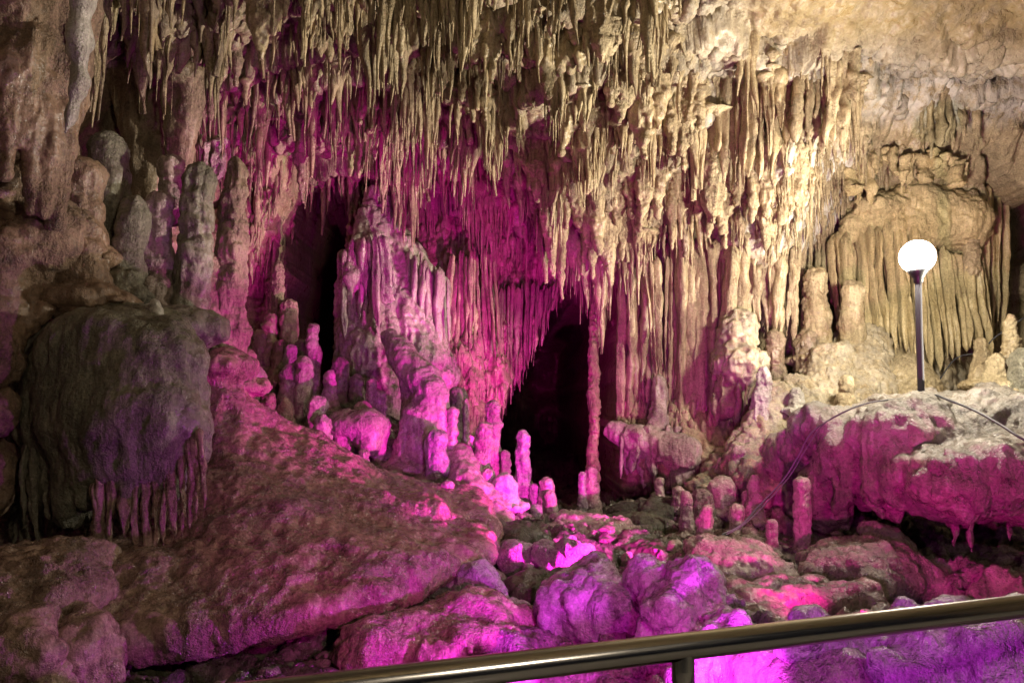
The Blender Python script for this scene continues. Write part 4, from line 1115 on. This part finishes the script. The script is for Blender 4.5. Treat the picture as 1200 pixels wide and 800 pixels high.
CLUS = [  # fused clusters: px, ytop, ytip, width, depth, number of tips, material, label
    (210, 5, 60, 46, 5.7, 9, 'tan', 'short fused cluster of stalactites on the top edge above the hanging teeth'),
    (268, 40, 120, 40, 6.4, 8, 'tan', 'fused tan stalactite cluster right of the hanging teeth'),
    (430, 92, 205, 44, 7.15, 12, 'cream', 'ragged cream stalactite cluster above the massive pillar'),
    (500, 60, 140, 50, 6.85, 12, 'cream', 'crusted stalactite cluster right of and above the massive pillar'),
    (575, 20, 100, 60, 6.3, 13, 'cream', 'broad fused stalactite cluster at the top, above the magenta recess'),
    (560, 120, 190, 54, 7.5, 11, 'cream', 'ragged stalactite cluster low over the magenta recess'),
    (650, 40, 130, 62, 6.5, 14, 'cream', 'broad fused stalactite cluster at the top, right of the magenta recess'),
    (640, 170, 270, 50, 7.75, 12, 'cream', 'pale fused stalactite cluster left in the central fringe'),
    (690, 130, 240, 56, 7.3, 13, 'cream', 'crusty stalactite cluster in the middle of the bright roof'),
    (705, 220, 326, 60, 7.95, 14, 'cream', 'long fused stalactite cluster lowest in the central fringe'),
    (745, 90, 200, 60, 6.95, 14, 'cream', 'large crusted stalactite cluster right of the central fringe'),
    (755, 190, 300, 50, 7.85, 12, 'cream', 'fused stalactite cluster above the straight fluted column'),
    (800, 110, 230, 46, 7.3, 11, 'cream', 'crusted stalactite cluster left of the organ-pipe curtain'),
    (845, 195, 300, 50, 7.75, 11, 'cream', 'fused cream stalactite cluster below the organ-pipe curtain'),
    (700, 20, 90, 60, 6.35, 12, 'cream', 'broad crusted stalactite cluster on the top edge, right of centre'),
    (900, 205, 300, 60, 7.6, 12, 'cream', 'whitish crusted stalactite cluster left of the lamp alcove'),
    (385, 20, 100, 46, 6.2, 9, 'cream', 'ragged stalactite cluster above the left dark passage'),
    (330, 90, 165, 44, 7.2, 9, 'tan', 'dim fused stalactite cluster left above the left dark passage'),
]
for i, (px, ya, yb, wd, Y, n, mt, lb) in enumerate(CLUS):
    r = random.Random(i + 800)
    pr = []
    for j in range(n):
        a = r.uniform(-1, 1)
        q = px + a * wd * 0.55
        dY = r.uniform(-0.14, 0.10)
        end = ya + (yb - ya) * (1 - 0.55 * abs(a)) * r.uniform(0.45, 1.0)
        r0 = wd * r.uniform(0.10, 0.20)
        pr.append(C(q, ya - r.uniform(5, 30), Y + dY, r0 * 1.3, q + r.uniform(-4, 4), ya + (end - ya) * 0.55, Y + dY, r0 * 0.75))
        pr.append(C(pr[-1] and q, ya + (end - ya) * 0.5, Y + dY, r0 * 0.75, q + r.uniform(-5, 5), end, Y + dY, 1.2))
    V, Q = blob(pr, 0.013, 0.035, 0.014, 8, i * 2.3)
    V = rough(V, Q, flute=0.016, ff=15, pit=0.010, pf=24, seed=i * 1.7, crinkle=0.010, cf=12)
    tag(mk('stalactite_cluster', V, Q, M[mt]), lb, 'stalactites', 'fused stalactite clusters')

cand = []
r = random.Random(77)
nr = np.random.default_rng(77)
NC = 26000
mode = nr.random(NC) < 0.80                                   # most grow along the lips of the tiers
xs = nr.uniform(-3.7, 3.6, NC)
ys = nr.uniform(5.0, 9.0, NC)
kk = np.floor((ys + 0.40 * fbm(np.stack([xs, ys, 0 * xs], 1) * 1.1, 2)) / TIER)
yl = ys.copy()
for _ in range(5):
    yl = kk * TIER - 0.40 * fbm(np.stack([xs, yl, 0 * xs], 1) * 1.1, 2)
ys = np.where(mode, yl + nr.uniform(-0.05, 0.10, NC) ** 1, ys)
zs = ceil_z(xs, ys)
pxs, pys = to_px(np.stack([xs, ys, zs], 1))
clp = 0.5 + 0.9 * vnoise(np.stack([xs * 2.6, ys * 2.6, 0 * xs + 3.0], 1))
clf = 0.45 + 1.15 * vnoise(np.stack([xs * 9.0, ys * 5.0, 0 * xs + 8.0], 1))
for i in range(NC):
    x, y, z, px, py, clump, cf_ = xs[i], ys[i], zs[i], pxs[i], pys[i], clp[i], clf[i]
    if not (60 < px < 1010 and -60 < py < 345) or (px > 800 and py < 65) or len(cand) > 5400 or (325 < px < 408 and py > 118 and r.random() < 0.85):
        continue
    dens = 0.5 if px < 330 else 0.45 if px > 860 else 1.0
    if r.random() > dens * max(clump, 0.2) * max(cf_, 0.06) * (1.35 if mode[i] else 0.8):
        continue
    if mode[i]:
        up = TAMP * r.random() * 0.9
        L = up + (0.04 + 0.40 * r.random() ** 2.6) * (0.5 + max(cf_, 0) + 0.5 * max(clump, 0))
        wd = (0.044 + 0.095 * r.random() ** 2) * math.exp(r.gauss(0, 0.42)) + 0.06 * L * r.random()
    else:
        up = 0.04
        L = (0.06 + 0.30 * r.random() ** 2.4) * (0.7 + 0.8 * max(clump, 0)) + up
        wd = min(0.024 + 0.085 * L + 0.05 * r.random() ** 3, 0.13) * r.uniform(0.7, 1.25)
    cand.append((L * wd, x, y, z + up, L, min(wd, 0.17), r.randrange(30), r.uniform(0, 6), px, py))
cand.sort(key=lambda c: -c[0])
REG = [(0, 230, 'tan', 'tan', 'above the hanging teeth'), (230, 330, 'tan', 'tan', 'right of the hanging teeth'), (330, 400, 'cream', 'cream', 'above the left dark passage'),
       (400, 470, 'cream', 'cream', 'above the massive pillar'), (470, 540, 'cream', 'cream', 'just right of the massive pillar'), (540, 620, 'cream', 'cream', 'above the magenta recess'),
       (620, 690, 'cream', 'cream', 'above the right dark passage'), (690, 770, 'cream', 'cream', 'above the fluted columns'),
       (770, 850, 'cream', 'cream', 'left of the organ-pipe curtain'), (850, 1300, 'cream', 'cream', 'at the organ-pipe curtain')]
named = {}
small = []
for i, (a, x, y, z, L, wd, k, rot, px, py) in enumerate(cand):
    if i < 255:
        for x0, x1, mt, cn, where in REG:
            if x0 <= px < x1:
                size = ('long' if L > 0.5 else 'short' if L < 0.34 else 'mid-length') + (' slender' if wd / L < 0.2 else ' stout')
                tier = 'top row' if py < 45 else 'upper rows' if py < 100 else 'middle rows' if py < 160 else 'lower rows' if py < 215 else 'lowest row'
                lb = '%s %s stalactite, %s %s' % (size, cn, tier, where)
                named.setdefault(lb, []).append((px, hang((x, y, z), L, wd, k, mt, lb, 'roof stalactites ' + where, rot)))
                break
    else:
        V, Q = TPL[k]
        c, s = math.cos(rot), math.sin(rot)
        X = np.stack([(V[:, 0] * c - V[:, 1] * s) * wd + x, (V[:, 0] * s + V[:, 1] * c) * wd + y, V[:, 2] * L + z], 1)
        small.append((X, Q))
ORD = ['first', 'second', 'third', 'fourth', 'fifth', 'sixth', 'seventh', 'eighth', 'ninth', 'tenth', 'eleventh', 'twelfth', 'thirteenth', 'fourteenth', 'fifteenth', 'sixteenth', 'seventeenth', 'eighteenth', 'nineteenth', 'twentieth']
for lb, lst in named.items():
    lst.sort(key=lambda v: v[0])
    for j, (px, o) in enumerate(lst):
        if len(lst) > 1:
            o['label'] = lb + (', %s from the left' % ORD[j] if j < len(ORD) else ', far right')
V, Q = join(small)
tag(mk('small_stalactites', V, Q, M['cream']), 'countless small stalactites covering the roof of the cave', 'stalactites', kind='stuff')
# thin drips on the back wall
small = []
r = random.Random(5)
for i in range(2600):
    x, z = r.uniform(-3.0, 4.6), r.uniform(1.2, 4.4)
    y = float(wall_y(x, z)[0])
    if y > 10.2:
        continue
    L, wd = r.uniform(0.10, 0.42), r.uniform(0.03, 0.07)
    V, Q = TPL[r.randrange(30)]
    X = np.stack([V[:, 0] * wd + x, V[:, 1] * wd + y - 0.02, V[:, 2] * L + z], 1)
    small.append((X, Q))
V, Q = join(small)
tag(mk('wall_drips', V, Q, M['cream']), 'countless thin drip ridges covering the back wall', 'drips', kind='stuff')

# ------------------------------------------------------------------ lamp, cables, handrail, floodlights
def lamp(base, h, tilt, globe_mat, label, r=0.15):
    root = empty('globe_lamp', base, label, 'lamp', None)
    base = np.asarray(base, float)
    top = base + np.array([tilt, 0, h])
    V, Q = pipe(np.array([base - [0, 0, 0.15], base + (top - base) * 0.5, top - [0, 0, r * 0.9]]), 0.026, 20)
    mk('post', V, Q, M['post'], root)
    V, Q = lathe([(0.001, 0.03), (0.07, 0.03), (0.085, 0.012), (0.085, -0.03)], base, 24)
    mk('base_plate', V, Q, M['post'], root)
    V, Q = lathe([(0.027, -r - 0.08), (0.036, -r - 0.075), (0.038, -r - 0.04), (0.055, -r - 0.015), (0.078, -r + 0.015), (0.080, -r + 0.035), (0.074, -r + 0.036), (0.001, -r + 0.025)], top, 28)
    mk('collar', V, Q, M['black'], root)
    a = np.linspace(-math.pi / 2 + 0.5, math.pi / 2, 20)
    V, Q = lathe([(max(r * math.cos(t), 0.001), r * math.sin(t)) for t in a], top, 36)
    mk('globe', V, Q, M[globe_mat], root)
    return root


g = P(1075, 301, 5.9)
b = P(1079.5, 470, 5.9)
lamp(b, g[2] - b[2], g[0] - b[0], 'globe', 'lit white globe lamp on a thin post standing on the ledge', r=0.136)

lamp((1.7, -0.9, 0.0), 2.7, 0.0, 'fill_globe', 'unseen globe lamp added as fill on the walkway, behind the viewer', r=0.15)  # unseen lamp behind the camera, added as frontal fill for the left side


def cable(pts, r, mat, label, n=80):
    V, Q = pipe(spline(pts, n), r, 8)
    return tag(mk('cable', V, Q, M[mat]), label, 'cable')


cable([P(1079, 466, 5.86), P(1095, 463, 5.8), P(1110, 468, 5.62), P(1140, 480, 5.35), P(1170, 496, 5.08), P(1200, 515, 4.85), P(1260, 545, 4.65)], 0.009, 'cable', 'thick black cable running from the lamp over the ledge to the right')
cable([P(1078, 467, 5.86), P(1045, 468, 5.78), P(1010, 474, 5.72), P(975, 490, 5.75), P(950, 508, 5.76), P(935, 535, 5.75), P(918, 562, 5.75), P(890, 592, 5.7), P(868, 615, 5.6), P(846, 626, 5.5)], 0.006, 'palecable', 'grey cable falling from the lamp ledge to the pink block')
cable([P(1012, 474, 5.71), P(985, 484, 5.71), P(962, 500, 5.72), P(942, 530, 5.72), P(925, 558, 5.72), P(895, 592, 5.65), P(872, 614, 5.55), P(850, 627, 5.45)], 0.004, 'palecable', 'thinner grey cable running alongside the falling one')
cable([P(985, 498, 6.9), P(1000, 492, 6.9), P(1020, 488, 7.0), P(1045, 478, 7.2), P(1070, 466, 7.5), P(1095, 452, 8.0), P(1120, 420, 8.05), P(1150, 412, 7.9), P(1165, 396, 7.8), P(1200, 372, 7.7), P(1230, 350, 7.7)], 0.007, 'cable', 'thin black cable strung across the wall behind the lamp', 100)

# handrail
a0, a1 = P(800, 757, 1.42), P(1197, 710, 1.42)
sc = (a0[2] - CAM[2]) / (a1[2] - CAM[2])
a1 = CAM + (a1 - CAM) * sc
d = (a1 - a0) / np.linalg.norm(a1 - a0)
rail = empty('handrail', (a0[0], a0[1], 0.0), 'polished steel handrail crossing the lower right of the view', 'railing')
V, Q = pipe(np.array([a0 - d * 2.6, a0 - d * 0.7, a0, a0 + d * 0.7, a0 + d * 3.0]), 0.0245, 36)
mk('rail', V, Q, M['steel'], rail)
for s in (0.0, -1.5, 1.6):
    c = a0 + d * s
    V, Q = pipe(np.array([[c[0], c[1], -0.02], [c[0], c[1], 0.5], [c[0], c[1], c[2] - 0.012]]), 0.019, 28)
    mk('post', V, Q, M['steel'], rail)
    V, Q = pipe(np.array([[c[0], c[1], c[2] - 0.065], [c[0], c[1], c[2] - 0.064], [c[0], c[1], c[2] - 0.04], [c[0], c[1], c[2] - 0.01]]), np.array([0.019, 0.0212, 0.0212, 0.0212]), 28)
    mk('weld_collar', V, Q, M['steel'], rail)

# show floodlights: small black housings with a lit lens, set low among the rocks
from mathutils import Vector
FLOOD_LABELS = ['small white floodlight on the ledge beyond the right edge, aimed at the roof', 'small magenta floodlight below the handrail, aimed at the far wall', 'small violet floodlight below the handrail, aimed at the lower right boulder',
                'small violet floodlight below the handrail, aimed at the violet boulder', 'small magenta floodlight hidden behind the violet boulder', 'small crimson floodlight behind the handrail, aimed under the ledge', 'small violet floodlight behind the handrail, aimed at the mound',
                'small magenta floodlight behind the central stalagmites, aimed up the back wall', 'small magenta floodlight behind the pink cluster, aimed up beside the left passage']
for i, (px, py, Y, ax_, ay_, aY, colr, watts, cone) in enumerate(FLOODS):
    p, tgt = P(px, py, Y), P(ax_, ay_, aY)
    p[2] = max(p[2], floor_z(p[0], p[1]) + 0.09)
    v = (tgt - p) / np.linalg.norm(tgt - p)
    root = empty('floodlight', p, FLOOD_LABELS[i], 'floodlight', 'floodlights')
    V, Q = pipe(np.array([p - v * 0.05, p - v * 0.049, p - v * 0.047, p - v * 0.02, p - v * 0.016]), np.array([0.002, 0.012, 0.017, 0.021, 0.021]), 20)
    mk('housing', V, Q, M['black'], root)
    lm = plain('flood_lens', (0.2, 0.1, 0.2), 0.3, 0.0, colr, 6.0)
    V, Q = pipe(np.array([p - v * 0.02, p - v * 0.018, p - v * 0.017]), np.array([0.020, 0.019, 0.001]), 20)
    mk('lens', V, Q, lm, root)
    ld = bpy.data.lights.new('flood_lamp', 'SPOT')
    ld.energy = watts
    ld.color = colr
    ld.spot_size = math.radians(cone)
    ld.spot_blend = 1.0 if i == 0 else 0.6
    ld.shadow_soft_size = 0.03
    lo = bpy.data.objects.new('flood_lamp', ld)
    COL.objects.link(lo)
    lo.location = [float(c) for c in p]
    lo.rotation_euler = Vector(v).to_track_quat('-Z', 'Y').to_euler()
